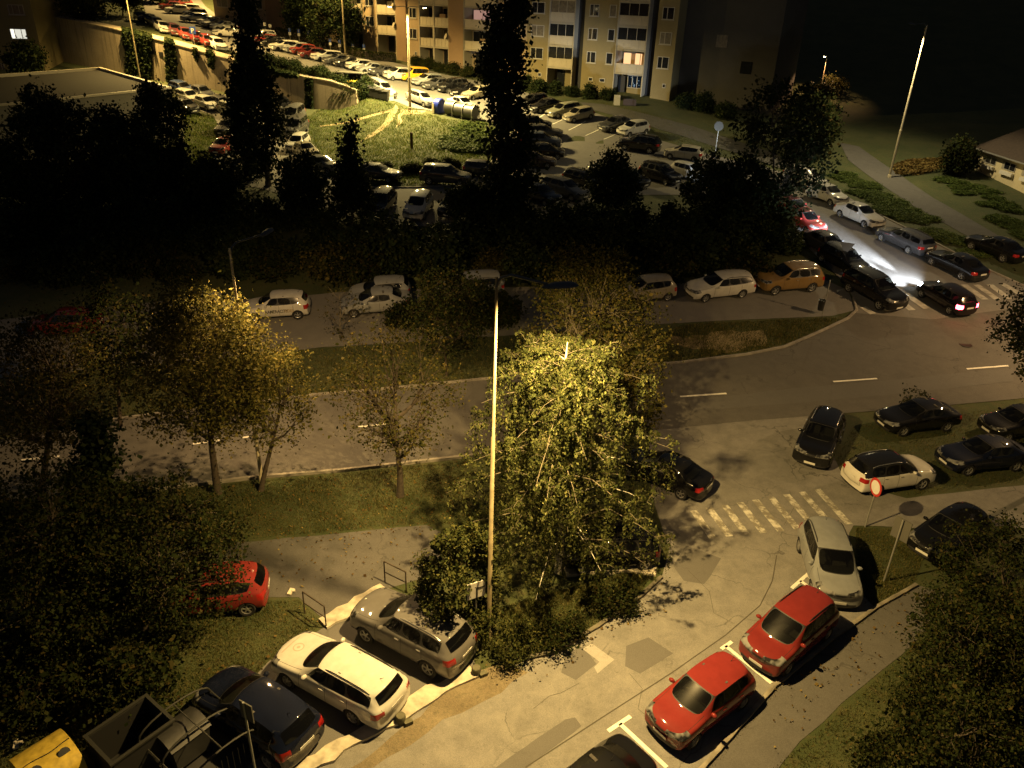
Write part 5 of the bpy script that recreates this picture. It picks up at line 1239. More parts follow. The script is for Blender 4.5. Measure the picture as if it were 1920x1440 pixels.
m = MB(); hbox(m, -.5, 18.5, .5, .62, hh - .14, hh - .03); m.build('gutter', M_SPOLE, house)
M_FLOW = leafmat('flower_box_leaves', [(0, (.05, .015, .02)), (.5, (.08, .02, .03)), (1, (.03, .04, .01))])
for k in range(5):
    s = 1.3 + k * 3.05
    m = MB(); w = .07; z0, z1 = .95, hh - .45
    hbox(m, s, s + 1.75, 0, .05, z1 - w, z1); hbox(m, s, s + 1.75, 0, .05, z0, z0 + w); hbox(m, s, s + w, 0, .05, z0 + w, z1 - w); hbox(m, s + 1.75 - w, s + 1.75, 0, .05, z0 + w, z1 - w); hbox(m, s + .85, s + .85 + w, 0, .05, z0 + w, z1 - w)
    fo = m.build('window', M_WFRAME, house); g = MB(); hbox(g, s + w, s + 1.75 - w, .004, .02, z0 + w, z1 - w); g.build('pane', M_WGLASS, fo)
    g = MB(); hbox(g, s - .3, s - .02, .0, .04, z0, z1); g.build('shutter', M_LOGG, house)
    g = MB(); hbox(g, s - .05, s + 1.8, .04, .3, z0 - .42, z0 - .12); g.build('window_box', simple('box_white', (.6, .57, .5), .6) if k == 0 else bpy.data.materials['box_white'], house)
# ------------------------------------------------------------------ vegetation
FWD = RW @ np.array([0, 0, 1.0])
def ppm(p): return F_PX / float(np.dot(np.array([p.x, p.y, p.z]) - CAM, FWD))
def quads_mesh(name, C, size, rng, elong=1.5, updir=.25, axis=None, aspect=.55):
    """diamond leaves: C (n,3) centres, one island each"""
    n = len(C); s = size * np.clip(rng.lognormal(-.05, .34, (n, 1)), .4, 2.0)
    t = rng.normal(size=(n, 3)) if axis is None else axis + rng.normal(size=(n, 3)) * .45
    t /= np.linalg.norm(t, axis=1, keepdims=True)
    w = np.cross(t, rng.normal(size=(n, 3)) + np.array([0, 0, updir])); w /= np.linalg.norm(w, axis=1, keepdims=True) + 1e-9
    a, b = t * s * elong * .5, w * s * aspect
    nr = np.cross(t, w) * s * .12
    V = np.stack([C - a, C - b + nr, C + a, C + b + nr], 1).reshape(-1, 3).astype(np.float32)
    me = bpy.data.meshes.new(name); me.vertices.add(4 * n); me.vertices.foreach_set('co', V.ravel())
    me.loops.add(4 * n); me.polygons.add(n); me.loops.foreach_set('vertex_index', np.arange(4 * n, dtype=np.int32))
    me.polygons.foreach_set('loop_start', np.arange(0, 4 * n, 4, dtype=np.int32)); me.update(calc_edges=True); me.validate(); return me
L_BIRCH = leafmat('birch_leaves', [(0, (.034, .044, .016)), (.45, (.072, .084, .028)), (.8, (.112, .120, .042)), (1, (.17, .16, .062))], .45)
L_AUT = leafmat('autumn_leaves', [(0, (.028, .034, .010)), (.4, (.052, .053, .016)), (.75, (.082, .072, .023)), (1, (.13, .10, .03))], .3)
L_YEL = leafmat('yellowing_leaves', [(0, (.05, .055, .015)), (.4, (.095, .093, .026)), (.75, (.16, .14, .04)), (1, (.24, .20, .06))], .3)
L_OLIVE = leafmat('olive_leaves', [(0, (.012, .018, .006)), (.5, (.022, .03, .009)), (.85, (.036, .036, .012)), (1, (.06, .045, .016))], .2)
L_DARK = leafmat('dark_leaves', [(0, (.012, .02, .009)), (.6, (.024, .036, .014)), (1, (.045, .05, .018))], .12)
L_PINE = leafmat('pine_needles', [(0, (.02, .028, .010)), (.5, (.045, .052, .016)), (1, (.09, .085, .028))], .15)
L_JUN = leafmat('juniper_needles', [(0, (.035, .06, .018)), (.5, (.07, .105, .03)), (1, (.13, .16, .045))], .15)
M_BARK = simple('bark', (.055, .042, .03), .9, var=.4, scale=9); M_BARKL = simple('grey_bark', (.13, .11, .075), .9, var=.35, scale=8)
def birch_bark():
    m = N('birch_bark'); b = m.bsdf(Roughness=.7); co = m.coord(); mp = m.n('ShaderNodeMapping'); mp.inputs['Scale'].default_value = (2, 2, 9); m.l(co, mp.inputs[0])
    f = m.noise(mp.outputs[0], 2.5, 5, .7); m.l(m.ramp(f, [(.36, (.04, .035, .03)), (.46, (.55, .52, .44))]), b.inputs['Base Color']); return m.mat
M_BIRCH = birch_bark()
def crown_points(rng, ells, n):
    out = []; w = np.array([e[6] if len(e) > 6 else e[3] * e[4] * e[5] for e in ells]); w = w / w.sum()
    for k in rng.choice(len(ells), n, p=w):
        e = ells[k]; d = rng.normal(size=3); d /= np.linalg.norm(d); r = rng.uniform(.35, 1) ** .5
        out.append((e[0] + d[0] * r * e[3], e[1] + d[1] * r * e[4], e[2] + d[2] * r * e[5]))
    return np.array(out)
def tree(name, label, base, hgt, ells, seed, leaf, bark, nclump=140, per=45, cr=.30, ls=.09, trunk_r=.13, fork=.3, limbs=7, lean=(0, 0), group=None, cat='tree', bare=0, trunk_top=.72, updir=.3, flat=1.0, bend=.12):
    rng = np.random.default_rng(seed); rd = random.Random(seed)
    root = empty(name, base); tag(root, label, cat, group)
    P = crown_points(rng, ells, nclump); P[:, 2] = np.maximum(P[:, 2], .15)
    m = MB(); tp = []; nt = 9
    for k in range(nt + 1):
        t = k / nt; tp.append(Vector((lean[0] * t + bend * math.sin(t * 5 + seed) * t, lean[1] * t + bend * math.cos(t * 4 + seed) * t, -.2 + (hgt * trunk_top + .2) * t)))
    m.tube(tp, [trunk_r * (1.25 if k == 0 else 1) * (1 - .82 * k / nt) for k in range(nt + 1)], 9)
    def tr(z):
        f = min(max((z + .2) / (hgt * trunk_top + .2), 0), 1) * nt; i = min(int(f), nt - 1); return tp[i].lerp(tp[i + 1], f - i)
    seeds = P[rng.choice(len(P), limbs, replace=False)]
    own = np.argmin(((P[:, None] - seeds[None]) ** 2).sum(-1), 1)
    for g in range(limbs):
        Q = P[own == g]
        if not len(Q): continue
        c = Vector(Q.mean(0)); z0 = min(max(fork * hgt * rd.uniform(.85, 1.5), c.z - (c.xy - tr(c.z).xy).length * 1.1), hgt * trunk_top * .95); z0 = max(z0, fork * hgt * .8)
        s = tr(z0); e = s.lerp(c, .8); mid = s.lerp(e, .5) + Vector((0, 0, -.12 * (e - s).length if e.z > s.z else .1 * (e - s).length))
        limb = [s, s.lerp(mid, .5), mid, mid.lerp(e, .5), e]; r0 = trunk_r * (.55 if bare == 0 else .6)
        m.tube(limb, [r0, r0 * .8, r0 * .62, r0 * .45, r0 * .3], 6)
        for q in Q:
            q = Vector(q); k = rd.uniform(.8, 3.9); i = int(k); a = limb[i].lerp(limb[i + 1], k - i) if i < 4 else limb[4]
            mm = a.lerp(q, .5) + Vector((rd.uniform(-.15, .15), rd.uniform(-.15, .15), rd.uniform(0, .2)))
            m.tube([a, mm, q], [r0 * .26, r0 * .16, .008], 4, cap=False)
    m.build('trunk', bark, root, 60)
    n = int(per); C = np.repeat(P, n, 0) + rng.normal(size=(len(P) * n, 3)) * np.array([cr, cr, cr * flat]) * rng.uniform(.55, 1.3, (len(P), 1)).repeat(n, 0)
    C[:, 2] = np.maximum(C[:, 2], .06)
    me = quads_mesh('crown', C, ls, rng, updir=updir); link('crown', me, leaf, root); return root
def hw(p, px): return px / ppm(p)
def Tree(name, label, buv, tuv, px, seed, leaf, bark, shape='round', lo=.28, depth=1.0, **kw):
    b = at(*buv); h = above(b, *tuv); r = hw(b, px); tb = ray(*tuv); D = math.hypot(b.x, b.y); k = D / math.hypot(tb[0], tb[1]); lx, ly = tb[0] * k - b.x, tb[1] * k - b.y
    if shape == 'round': E = [(lx * .6, ly * .6, h * (lo + (1 - lo) * .5), r, r * depth, h * (1 - lo) * .5), (lx * .9, ly * .9, h * (lo + (1 - lo) * .72), r * .62, r * .62 * depth, h * (1 - lo) * .30), (r * .35, 0, h * (lo + (1 - lo) * .38), r * .6, r * .6, h * (1 - lo) * .3)]
    elif shape == 'cone': E = [(lx * t, ly * t, h * (lo + (1 - lo) * t), r * (1.02 - t), r * (1.02 - t), h * .11, (1.02 - t) ** 1.3 + .05) for t in (.05, .2, .35, .5, .65, .8, .92)]
    elif shape == 'column': E = [(lx * t + r * .25 * math.sin(9 * t + seed), ly * t, h * (lo + (1 - lo) * t), r * q, r * q, h * .1, q) for t, q in ((.06, .65), (.2, .95), (.35, 1.0), (.5, .9), (.64, .95), (.78, .75), (.9, .5), (.98, .25))]
    elif shape == 'bush': E = [(lx * .5, ly * .5, h * .45, r, r * depth, h * .55), (-r * .4, 0, h * .4, r * .6, r * .6, h * .45), (r * .4, .1, h * .42, r * .6, r * .55, h * .5)]
    return tree(name, label, b, h, E, seed, leaf, bark, lean=(lx, ly), **kw)
# --- the weeping birch under the lamp
def birch():
    b = at(1046, 1072); h = above(b, 1000, 602); r = hw(b, 198); rng = np.random.default_rng(31); rd = random.Random(31)
    root = empty('birch_tree', b); tag(root, 'big weeping birch lit bright yellow-green behind the lamp post', 'tree')
    m = MB(); lm = MB(); A = Vector((0, 0, -.2))
    tp = [A, Vector((.02, .0, h * .15)), Vector((-.10, .05, h * .3)), Vector((-.28, .1, h * .45)), Vector((-.30, .1, h * .58)), Vector((-.18, .1, h * .72)), Vector((-.25, .1, h * .84)), Vector((-.22, .1, h * .93))]
    m.tube(tp, [.15, .125, .11, .095, .08, .062, .045, .02], 9)
    def tr(t):
        f = min(t, .999) * 7; i = int(f); return tp[i].lerp(tp[i + 1], f - i)
    leafC, leafA = [], []
    NB = 104
    for k in range(NB):
        t = .11 + .83 * (k / (NB - 1)) ** 1.06; s = tr(t); w = k * 2.4 + rd.uniform(-.4, .4)
        prof = (1 - max(0, t - .52) / .60) ** .75 if t > .52 else .98 + .1 * (t - .2)
        ln = r * prof * rd.uniform(.5, 1.08); up = ln * rd.uniform(.30, .62) * (1 if t < .75 else .6)
        d = Vector((math.cos(w), math.sin(w), 0)); e = s + d * ln + Vector((0, 0, up * .35)); c1 = s + d * ln * .45 + Vector((0, 0, up * .62))
        br = [s, s.lerp(c1, .5) + Vector((0, 0, .05)), c1, c1.lerp(e, .55) + Vector((0, 0, .10)), e]
        r0 = .030 * (1.15 - t) + .006; (m if k % 8 == 2 else lm).tube(br, [r0 * (1.3 if k % 8 == 2 else 1), r0 * .8, r0 * .55, r0 * .36, .004], 5, cap=False)
        for q in range(13):
            f = rd.uniform(.5, 3.98); i = int(f); a = br[i].lerp(br[i + 1], f - i); g = Vector((rd.gauss(0, 1), rd.gauss(0, 1), rd.uniform(0, .5))).normalized()
            out = a + (g * .40 + d * .25) * rd.uniform(.3, 1.2); dl = rd.uniform(.5, 2.0) * (1.0 if t < .8 else .65)
            end = out + Vector((rd.uniform(-.12, .12), rd.uniform(-.12, .12), -dl)); end.z = max(end.z, .2)
            st = [a, a.lerp(out, .6) + Vector((0, 0, .1)), out, out.lerp(end, .5), end]
            lm.tube(st[:3], [.006, .005, .003], 3, cap=False)
            nl = int(26 + 36 * dl)
            for x in range(nl):
                f2 = rd.uniform(.3, 3.99); i2 = int(f2); p = st[i2].lerp(st[i2 + 1], f2 - i2)
                leafC.append((p.x + rd.gauss(0, .045), p.y + rd.gauss(0, .045), p.z + rd.gauss(0, .05))); leafA.append((rd.gauss(0, .5), rd.gauss(0, .5), -1))
    m.build('trunk', M_BIRCH, root, 60); lm.build('branches', M_BARKL, root)
    me = quads_mesh('crown', np.array(leafC), .056, rng, 1.5, axis=np.array(leafA), aspect=.46); link('crown', me, L_BIRCH, root)
birch()
Tree('broadleaf_tree', 'tall thin-leaved brownish tree behind the birch and lamp head', (1115, 895), (1095, 488), 118, 5, L_AUT, M_BARKL, lo=.38, nclump=260, per=70, cr=.34, ls=.068, trunk_r=.11, fork=.3, limbs=9)
Tree('broadleaf_tree', 'small tree with reddish leaves right of the birch beside the main road', (1172, 880), (1178, 672), 52, 15, L_YEL, M_BARKL, lo=.25, nclump=70, per=45, cr=.25, ls=.085, trunk_r=.06, fork=.25, limbs=5)
Tree('broadleaf_tree', 'sparse tree with a low forked dark trunk on the verge, left of the lamp post', (750, 930), (738, 612), 122, 7, L_AUT, M_BARK, lo=.30, nclump=130, per=48, cr=.28, ls=.066, trunk_r=.17, fork=.22, limbs=8, bare=1, trunk_top=.5)
Tree('broadleaf_tree', 'leafy tree whose dome-shaped top glows yellow under the lamp on the left', (408, 925), (362, 545), 125, 9, L_YEL, M_BARK, lo=.30, nclump=300, per=95, cr=.34, ls=.07, trunk_r=.17, fork=.24, limbs=9)
Tree('broadleaf_tree', 'slim tree with a bare trunk foot between the glowing tree and the forked tree', (487, 920), (520, 650), 88, 11, L_YEL, M_BARK, lo=.34, nclump=95, per=65, cr=.28, ls=.066, trunk_r=.12, fork=.3, limbs=6)
Tree('broadleaf_tree', 'dim brownish tree at the left edge over the main road', (70, 940), (85, 590), 125, 13, L_AUT, M_BARK, lo=.25, nclump=170, per=60, cr=.34, ls=.072, trunk_r=.15, fork=.25, limbs=8)
Tree('broadleaf_tree', 'narrow olive tree left of the glowing treetop, by the dark red car', (225, 800), (195, 520), 62, 17, L_OLIVE, M_BARK, lo=.2, nclump=90, per=50, cr=.35, ls=.10, trunk_r=.10, fork=.2, limbs=6)
Tree('pine_tree', 'dark ragged pine standing in front of the main road on the left', (190, 1075), (178, 768), 95, 19, L_DARK, M_BARK, 'cone', lo=.12, nclump=190, per=70, cr=.26, ls=.11, trunk_r=.13, fork=.12, limbs=12, flat=.5)
Tree('broadleaf_tree', 'large dim tree filling the lower left, nearest the left edge', (70, 1250), (60, 900), 190, 21, L_OLIVE, M_BARK, lo=.12, nclump=190, per=150, cr=.28, ls=.062, trunk_r=.16, fork=.2, limbs=10)
Tree('broadleaf_tree', 'large dim tree with brown leaves above the red hatchback on the left', (265, 1195), (300, 915), 165, 23, L_OLIVE, M_BARK, lo=.10, nclump=180, per=150, cr=.26, ls=.06, trunk_r=.14, fork=.2, limbs=10)
Tree('shrub', 'low dark shrub on the left lawn above the yellow container', (60, 1335), (50, 1215), 85, 25, L_OLIVE, M_BARK, 'bush', nclump=90, per=70, cr=.22, ls=.08, trunk_r=.05, fork=.1, limbs=7, cat='shrub')
Tree('shrub', 'dark shrub on the left lawn between the big trees and the navy car', (250, 1330), (240, 1235), 80, 26, L_OLIVE, M_BARK, 'bush', nclump=80, per=70, cr=.2, ls=.08, trunk_r=.05, fork=.1, limbs=7, cat='shrub')
GH = 'bushes on the right by the pavement'
for i, (bu, tu, px, lb) in enumerate([((1905, 1190), (1895, 968), 130, 'dark leafy bush top right of the group, in front of the buried car'), ((1815, 1270), (1820, 1090), 88, 'leafy bush nearest the grass corner, beside the rectangular sign'), ((1850, 1400), (1840, 1140), 150, 'tall dark bush in the middle of the right-hand group'), ((1785, 1440), (1780, 1270), 100, 'bush leaning over the pavement edge on the right'), ((1690, 1545), (1690, 1385), 90, 'lowest bush of the right-hand group, by the bottom edge'), ((1800, 1570), (1790, 1310), 150, 'dark bush in the bottom right corner'), ((1960, 1330), (1950, 1060), 110, 'dark bush cut by the right edge')]):
    Tree('bush', lb, bu, tu, px, 40 + i, L_OLIVE, M_BARK, 'bush', nclump=130, per=140, cr=.20, ls=.056, trunk_r=.07, fork=.1, limbs=9, group=GH, cat='bush')
Tree('broadleaf_tree', 'dark tree reaching in from the right edge over the main road', (1990, 905), (1985, 520), 118, 51, L_OLIVE, M_BARK, lo=.5, nclump=170, per=60, cr=.28, ls=.09, trunk_r=.14, fork=.4, limbs=8)
Tree('pine_shrub', 'yellow-green pine shrub with rounded clumps left of the lamp post foot', (862, 1190), (860, 975), 72, 53, L_PINE, M_BARK, 'bush', nclump=62, per=330, cr=.17, ls=.06, trunk_r=.07, fork=.12, limbs=8, cat='shrub', updir=.6)
for i, (bu, tu, px, lb) in enumerate([((962, 1225), (958, 1172), 50, 'low dense hedge shrub right at the foot of the lamp post'), ((1052, 1200), (1050, 1158), 46, 'low dense hedge shrub in the middle, under the birch'), ((1150, 1146), (1148, 1104), 40, 'low hedge shrub at the right end of the hedge, under the birch')]):
    Tree('hedge_shrub', lb, bu, tu, px, 60 + i, L_OLIVE if i else L_PINE, M_BARK, 'bush', nclump=34, per=120, cr=.15, ls=.05, trunk_r=.04, fork=.1, limbs=8, group='hedge shrubs along the near kerb', cat='shrub')
Tree('shrub', 'nearly bare shrub with a few bluish leaves behind the black verge car', (1722, 775), (1722, 728), 32, 71, L_OLIVE, M_BARKL, 'bush', nclump=30, per=14, cr=.14, ls=.07, trunk_r=.03, fork=.1, limbs=6, cat='shrub')
Tree('broadleaf_tree', 'dim olive tree covering the silver car left of the lamp post', (838, 705), (832, 505), 72, 91, L_OLIVE, M_BARK, lo=.2, nclump=130, per=75, cr=.30, ls=.08, trunk_r=.08, fork=.2, limbs=8)
Tree('shrub', 'bare pale twigs behind the silver fastback saloon', (640, 628), (632, 528), 40, 73, L_AUT, M_BARKL, 'bush', nclump=60, per=5, cr=.2, ls=.08, trunk_r=.04, fork=.1, limbs=8, cat='shrub')
# --- upper lot: poplars and dark trees
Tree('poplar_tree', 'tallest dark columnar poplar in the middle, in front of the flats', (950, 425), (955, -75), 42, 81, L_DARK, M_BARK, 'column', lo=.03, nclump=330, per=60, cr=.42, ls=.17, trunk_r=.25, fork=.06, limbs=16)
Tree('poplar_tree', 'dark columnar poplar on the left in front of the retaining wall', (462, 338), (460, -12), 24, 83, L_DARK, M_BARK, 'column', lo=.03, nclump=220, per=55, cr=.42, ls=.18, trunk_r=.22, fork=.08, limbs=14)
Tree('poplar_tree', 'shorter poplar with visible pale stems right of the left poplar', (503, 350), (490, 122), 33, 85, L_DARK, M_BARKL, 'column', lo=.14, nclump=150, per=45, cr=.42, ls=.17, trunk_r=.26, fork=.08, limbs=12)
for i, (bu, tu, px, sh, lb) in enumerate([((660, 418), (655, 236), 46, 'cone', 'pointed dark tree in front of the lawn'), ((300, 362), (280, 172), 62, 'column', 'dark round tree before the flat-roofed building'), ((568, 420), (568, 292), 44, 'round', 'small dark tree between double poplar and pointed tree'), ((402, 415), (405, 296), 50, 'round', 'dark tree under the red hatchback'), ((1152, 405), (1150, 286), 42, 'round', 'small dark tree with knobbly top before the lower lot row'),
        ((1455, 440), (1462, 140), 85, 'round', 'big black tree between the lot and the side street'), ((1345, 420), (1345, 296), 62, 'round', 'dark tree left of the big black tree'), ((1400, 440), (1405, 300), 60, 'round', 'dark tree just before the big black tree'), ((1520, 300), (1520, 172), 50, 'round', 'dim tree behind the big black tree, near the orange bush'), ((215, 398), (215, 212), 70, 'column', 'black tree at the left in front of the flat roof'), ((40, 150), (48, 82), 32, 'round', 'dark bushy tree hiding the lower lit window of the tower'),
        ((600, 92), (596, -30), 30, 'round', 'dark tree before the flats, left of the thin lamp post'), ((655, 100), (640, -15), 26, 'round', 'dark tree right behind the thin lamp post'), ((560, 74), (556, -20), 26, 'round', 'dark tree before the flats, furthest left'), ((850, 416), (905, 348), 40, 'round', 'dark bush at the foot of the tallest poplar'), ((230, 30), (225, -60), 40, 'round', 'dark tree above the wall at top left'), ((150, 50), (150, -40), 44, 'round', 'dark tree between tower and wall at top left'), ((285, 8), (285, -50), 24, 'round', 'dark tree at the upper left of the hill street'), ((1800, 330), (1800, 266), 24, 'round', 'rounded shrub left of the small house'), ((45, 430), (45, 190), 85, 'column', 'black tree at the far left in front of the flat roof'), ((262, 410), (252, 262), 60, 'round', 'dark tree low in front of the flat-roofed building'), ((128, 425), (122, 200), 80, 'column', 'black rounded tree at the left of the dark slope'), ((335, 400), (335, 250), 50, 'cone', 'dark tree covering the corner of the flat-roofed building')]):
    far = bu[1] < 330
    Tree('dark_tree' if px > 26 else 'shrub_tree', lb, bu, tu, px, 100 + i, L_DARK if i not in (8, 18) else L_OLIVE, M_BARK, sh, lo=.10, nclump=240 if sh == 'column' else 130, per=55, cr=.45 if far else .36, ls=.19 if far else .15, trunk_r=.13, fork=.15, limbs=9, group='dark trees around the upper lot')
# --- shrubs on the dark slope: two kinds, copied
def proto_bush(seed, leaf, n, per, cr, ls, E):
    return tree('shrub', 'x', Vector((0, 0, 0)), 2.0, E, seed, leaf, M_BARK, nclump=n, per=per, cr=cr, ls=ls, trunk_r=.05, fork=.08, limbs=6, cat='shrub')
EB = [(0, 0, .9, 1.4, 1.3, .9), (.7, .2, .8, .8, .8, .7), (-.6, -.3, 1.1, .8, .7, .8)]
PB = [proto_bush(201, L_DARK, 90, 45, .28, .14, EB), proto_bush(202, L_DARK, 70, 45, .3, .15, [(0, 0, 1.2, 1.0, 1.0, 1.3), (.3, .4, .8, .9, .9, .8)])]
PL_ = [proto_bush(203, L_OLIVE, 90, 45, .26, .12, EB), proto_bush(204, L_AUT, 70, 25, .28, .11, EB)]
PJ = [proto_bush(205, L_JUN, 110, 60, .20, .11, [(0, 0, .35, 1.5, 1.5, .4), (.8, .5, .4, .9, .9, .35), (-.6, .6, .45, .9, .9, .4)]), proto_bush(206, L_JUN, 100, 60, .20, .11, [(0, 0, .4, 1.3, 1.6, .45), (-.5, -.6, .35, 1.1, .9, .35)])]
def put(pr, uv, s, rz, label, group, cat='shrub'):
    c = copy_tree(pr); c.location = at(*uv); c.rotation_euler = (0, 0, rz); c.scale = (s, s, s * (.42 if cat == 'juniper' else .95)); tag(c, label, cat, group); return c
rs = random.Random(77)
ROWS = [(y0, y1, x0, x1, n) for y0, y1, x0, x1, n in ((428, 448, 0, 620, 13), (436, 452, 640, 1480, 16), (462, 500, 0, 1500, 24), (505, 530, 0, 1440, 18))]
for y0, y1, x0, x1, n in ROWS:
    for i in range(n):
        u = x0 + (x1 - x0) * (i + rs.uniform(.2, .8)) / n; v = rs.uniform(y0, y1)
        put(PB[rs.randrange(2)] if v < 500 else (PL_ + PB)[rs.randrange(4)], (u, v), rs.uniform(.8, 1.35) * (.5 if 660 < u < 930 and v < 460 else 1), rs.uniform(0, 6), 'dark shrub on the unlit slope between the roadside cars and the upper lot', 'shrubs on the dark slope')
for i in range(9):
    u = 706 + 205 * i / 8; put(PL_[0], (u + rs.uniform(-8, 8), 322 - (6 if 3 < i < 8 else 0) + rs.uniform(-4, 4)), rs.uniform(.38, .55), rs.uniform(0, 6), 'lamp-lit scrub bush along the lower edge of the lawn', 'scrub along the lawn edge')
for i, (u, v) in enumerate([(872, 246), (890, 238), (858, 262), (884, 262), (902, 250), (872, 280), (898, 280), (846, 276)]):
    put(PJ[i % 2], (u, v), rs.uniform(1.0, 1.3), rs.uniform(0, 6), 'bright yellow-green spreading juniper on the lawn left of the tallest poplar', 'junipers on the lawn', 'juniper')
def along(P, t):
    f = min(max(t, 0), .9999) * (len(P) - 1); i = int(f); k = f - i; return P[i][0] + (P[i + 1][0] - P[i][0]) * k, P[i][1] + (P[i + 1][1] - P[i][1]) * k
KB = [(1560, 352), (1640, 400), (1720, 440), (1840, 503)]; PLF = [(1590, 300), (1650, 345), (1715, 388), (1870, 474)]; PRT = [(1690, 330), (1750, 372), (1830, 418), (1905, 462)]
for i in range(30):
    t = (i + rs.random()) / 30; k = rs.uniform(.22, .74); (u0, v0), (u1, v1) = along(KB, t * .93), along(PLF, t * .93)
    put(PJ[i % 2], (u0 + (u1 - u0) * k, v0 + (v1 - v0) * k), rs.uniform(.6, .85), rs.uniform(0, 6), 'green juniper in the bed between side street and path', 'junipers beside the side street', 'juniper')
for i in range(16):
    u, v = along(PRT, .1 + .85 * (i + rs.random()) / 16); r = rs.random()
    put(PJ[i % 2], (u + 40 + 50 * r, v - 4 - 14 * r), rs.uniform(.55, .8), rs.uniform(0, 6), 'dim juniper on the bank between path and small house', 'junipers before the house', 'juniper')
for i, (u, v) in enumerate([(478, 122), (505, 128), (530, 134), (556, 142), (582, 148), (606, 154), (625, 160), (462, 118), (640, 170), (640, 197), (655, 190), (668, 189), (676, 182), (686, 176), (660, 184)]):
    put(PB[i % 2], (u, v - 2), (.85 if u > 636 else .75) * rs.uniform(.9, 1.1), rs.uniform(0, 6), 'dark bush on top of the retaining wall at its low end', 'bushes on the wall top')
for i, (u, v) in enumerate([(800, 132), (825, 138), (850, 143), (780, 126), (878, 148), (915, 158), (1010, 178), (1040, 181), (1072, 184), (1105, 188), (1140, 190), (985, 172), (1285, 205), (1320, 212), (1360, 225)]):
    put(PL_[0] if i < 6 else PB[i % 2], (u, v - 3), rs.uniform(.65, .95), rs.uniform(0, 6), 'garden bush at the foot of the flats', 'garden bushes before the flats')
put(PL_[1], (1558, 178), 1.3, 1, 'orange-lit bush under the small far lamp', None, 'bush'); put(PL_[0], (1530, 190), 1.2, 2, 'bush beside the orange-lit bush under the far lamp', None, 'bush')
for u, v, s in ((850, 606, 1.1), (880, 602, 1.2), (908, 598, 1.15), (930, 606, 1.0), (760, 612, .8)): put(PL_[0], (u, v), s, rs.uniform(0, 6), 'dim shrub between the main road and the half-hidden roadside cars', 'shrubs before the roadside cars')
# box hedges along the flats
def hedge(pts, w, h, label, seed):
    rng = np.random.default_rng(seed); P = [at(*p) for p in pts]; root = empty('hedge', P[0]); tag(root, label, 'hedge', 'clipped hedges before the flats'); C = []
    m = MB()
    for a, b in zip(P[:-1], P[1:]):
        L = (b - a).length; n = int(L * 260); t = rng.random(n); d = (b - a).normalized(); nn = Vector((-d.y, d.x, 0)); f = rng.integers(0, 3, n); y = rng.uniform(-w / 2, w / 2, n); z = rng.uniform(.05, h, n)
        y = np.where(f == 0, -w / 2, np.where(f == 1, w / 2, y)); z = np.where(f == 2, h, z)
        for k in range(n):
            q = a + d * (L * t[k]) + nn * float(y[k]); C.append((q.x - P[0].x + rng.normal() * .07, q.y - P[0].y + rng.normal() * .07, a.z + (b.z - a.z) * t[k] - P[0].z + z[k] + rng.normal() * .06))
        c = (a + b) / 2 - P[0]; m.box(c + Vector((0, 0, h / 2 - .1)), (L, w * .8, h * .86), math.atan2(d.y, d.x))
    link('crown', quads_mesh('crown', np.array(C), .13, rng), L_OLIVE, root); m.build('stems', M_BARK, root)
hedge([(520, 66), (560, 78), (600, 88), (640, 99)], .9, 1.1, 'clipped hedge behind the bay plates, left part', 1); hedge([(655, 103), (690, 112), (742, 116)], 1.0, 1.1, 'clipped rounded hedge right of the thin lamp post', 2)
# ivy on the wall
def ivy(poly, label, seed, dens=26):
    rng = np.random.default_rng(seed); xs = [p[0] for p in poly]; ys = [p[1] for p in poly]; C = []
    for _ in range(int(dens * (max(xs) - min(xs)) * (max(ys) - min(ys)) / 12)):
        u, v = rng.uniform(min(xs), max(xs)), rng.uniform(min(ys), max(ys))
        if not inside(poly, np.array([u + rng.normal() * 2.6]), np.array([v + rng.normal() * 3]))[0]: continue
        h = BV_WALL.ray_cast(Vector((0, 0, HCAM)), Vector(ray(u, v)))
        if h[0]: q = h[0] - Vector(ray(u, v)) * float(abs(rng.normal()) * .15 + .05); C.append((q.x, q.y, q.z))
    if len(C) < 10: return
    C = np.array(C); c0 = C.mean(0); o = link('ivy', quads_mesh('ivy', C - c0, .22, rng), L_DARK); o.location = c0; tag(o, label, 'ivy', 'ivy on the retaining wall')
ivy([(228, 45), (285, 62), (282, 150), (240, 146), (238, 100)], 'broad curtain of ivy on the wall behind the thin lamp post', 1); ivy([(308, 70), (324, 74), (332, 160), (316, 158)], 'narrow strip of ivy from top to foot of the wall', 2)
ivy([(386, 92), (400, 96), (402, 118), (400, 132), (394, 120)], 'hanging wedge of ivy on the bright part of the wall', 3); ivy([(572, 146), (584, 150), (586, 206), (574, 206)], 'ivy strip at the low right end of the wall', 4); ivy([(362, 90), (367, 92), (372, 116), (368, 112)], 'thin streak of ivy on the wall', 5)
ivy([(440, 104), (560, 136), (560, 146), (440, 122)], 'ivy fringe hanging over the wall top', 6, 40)
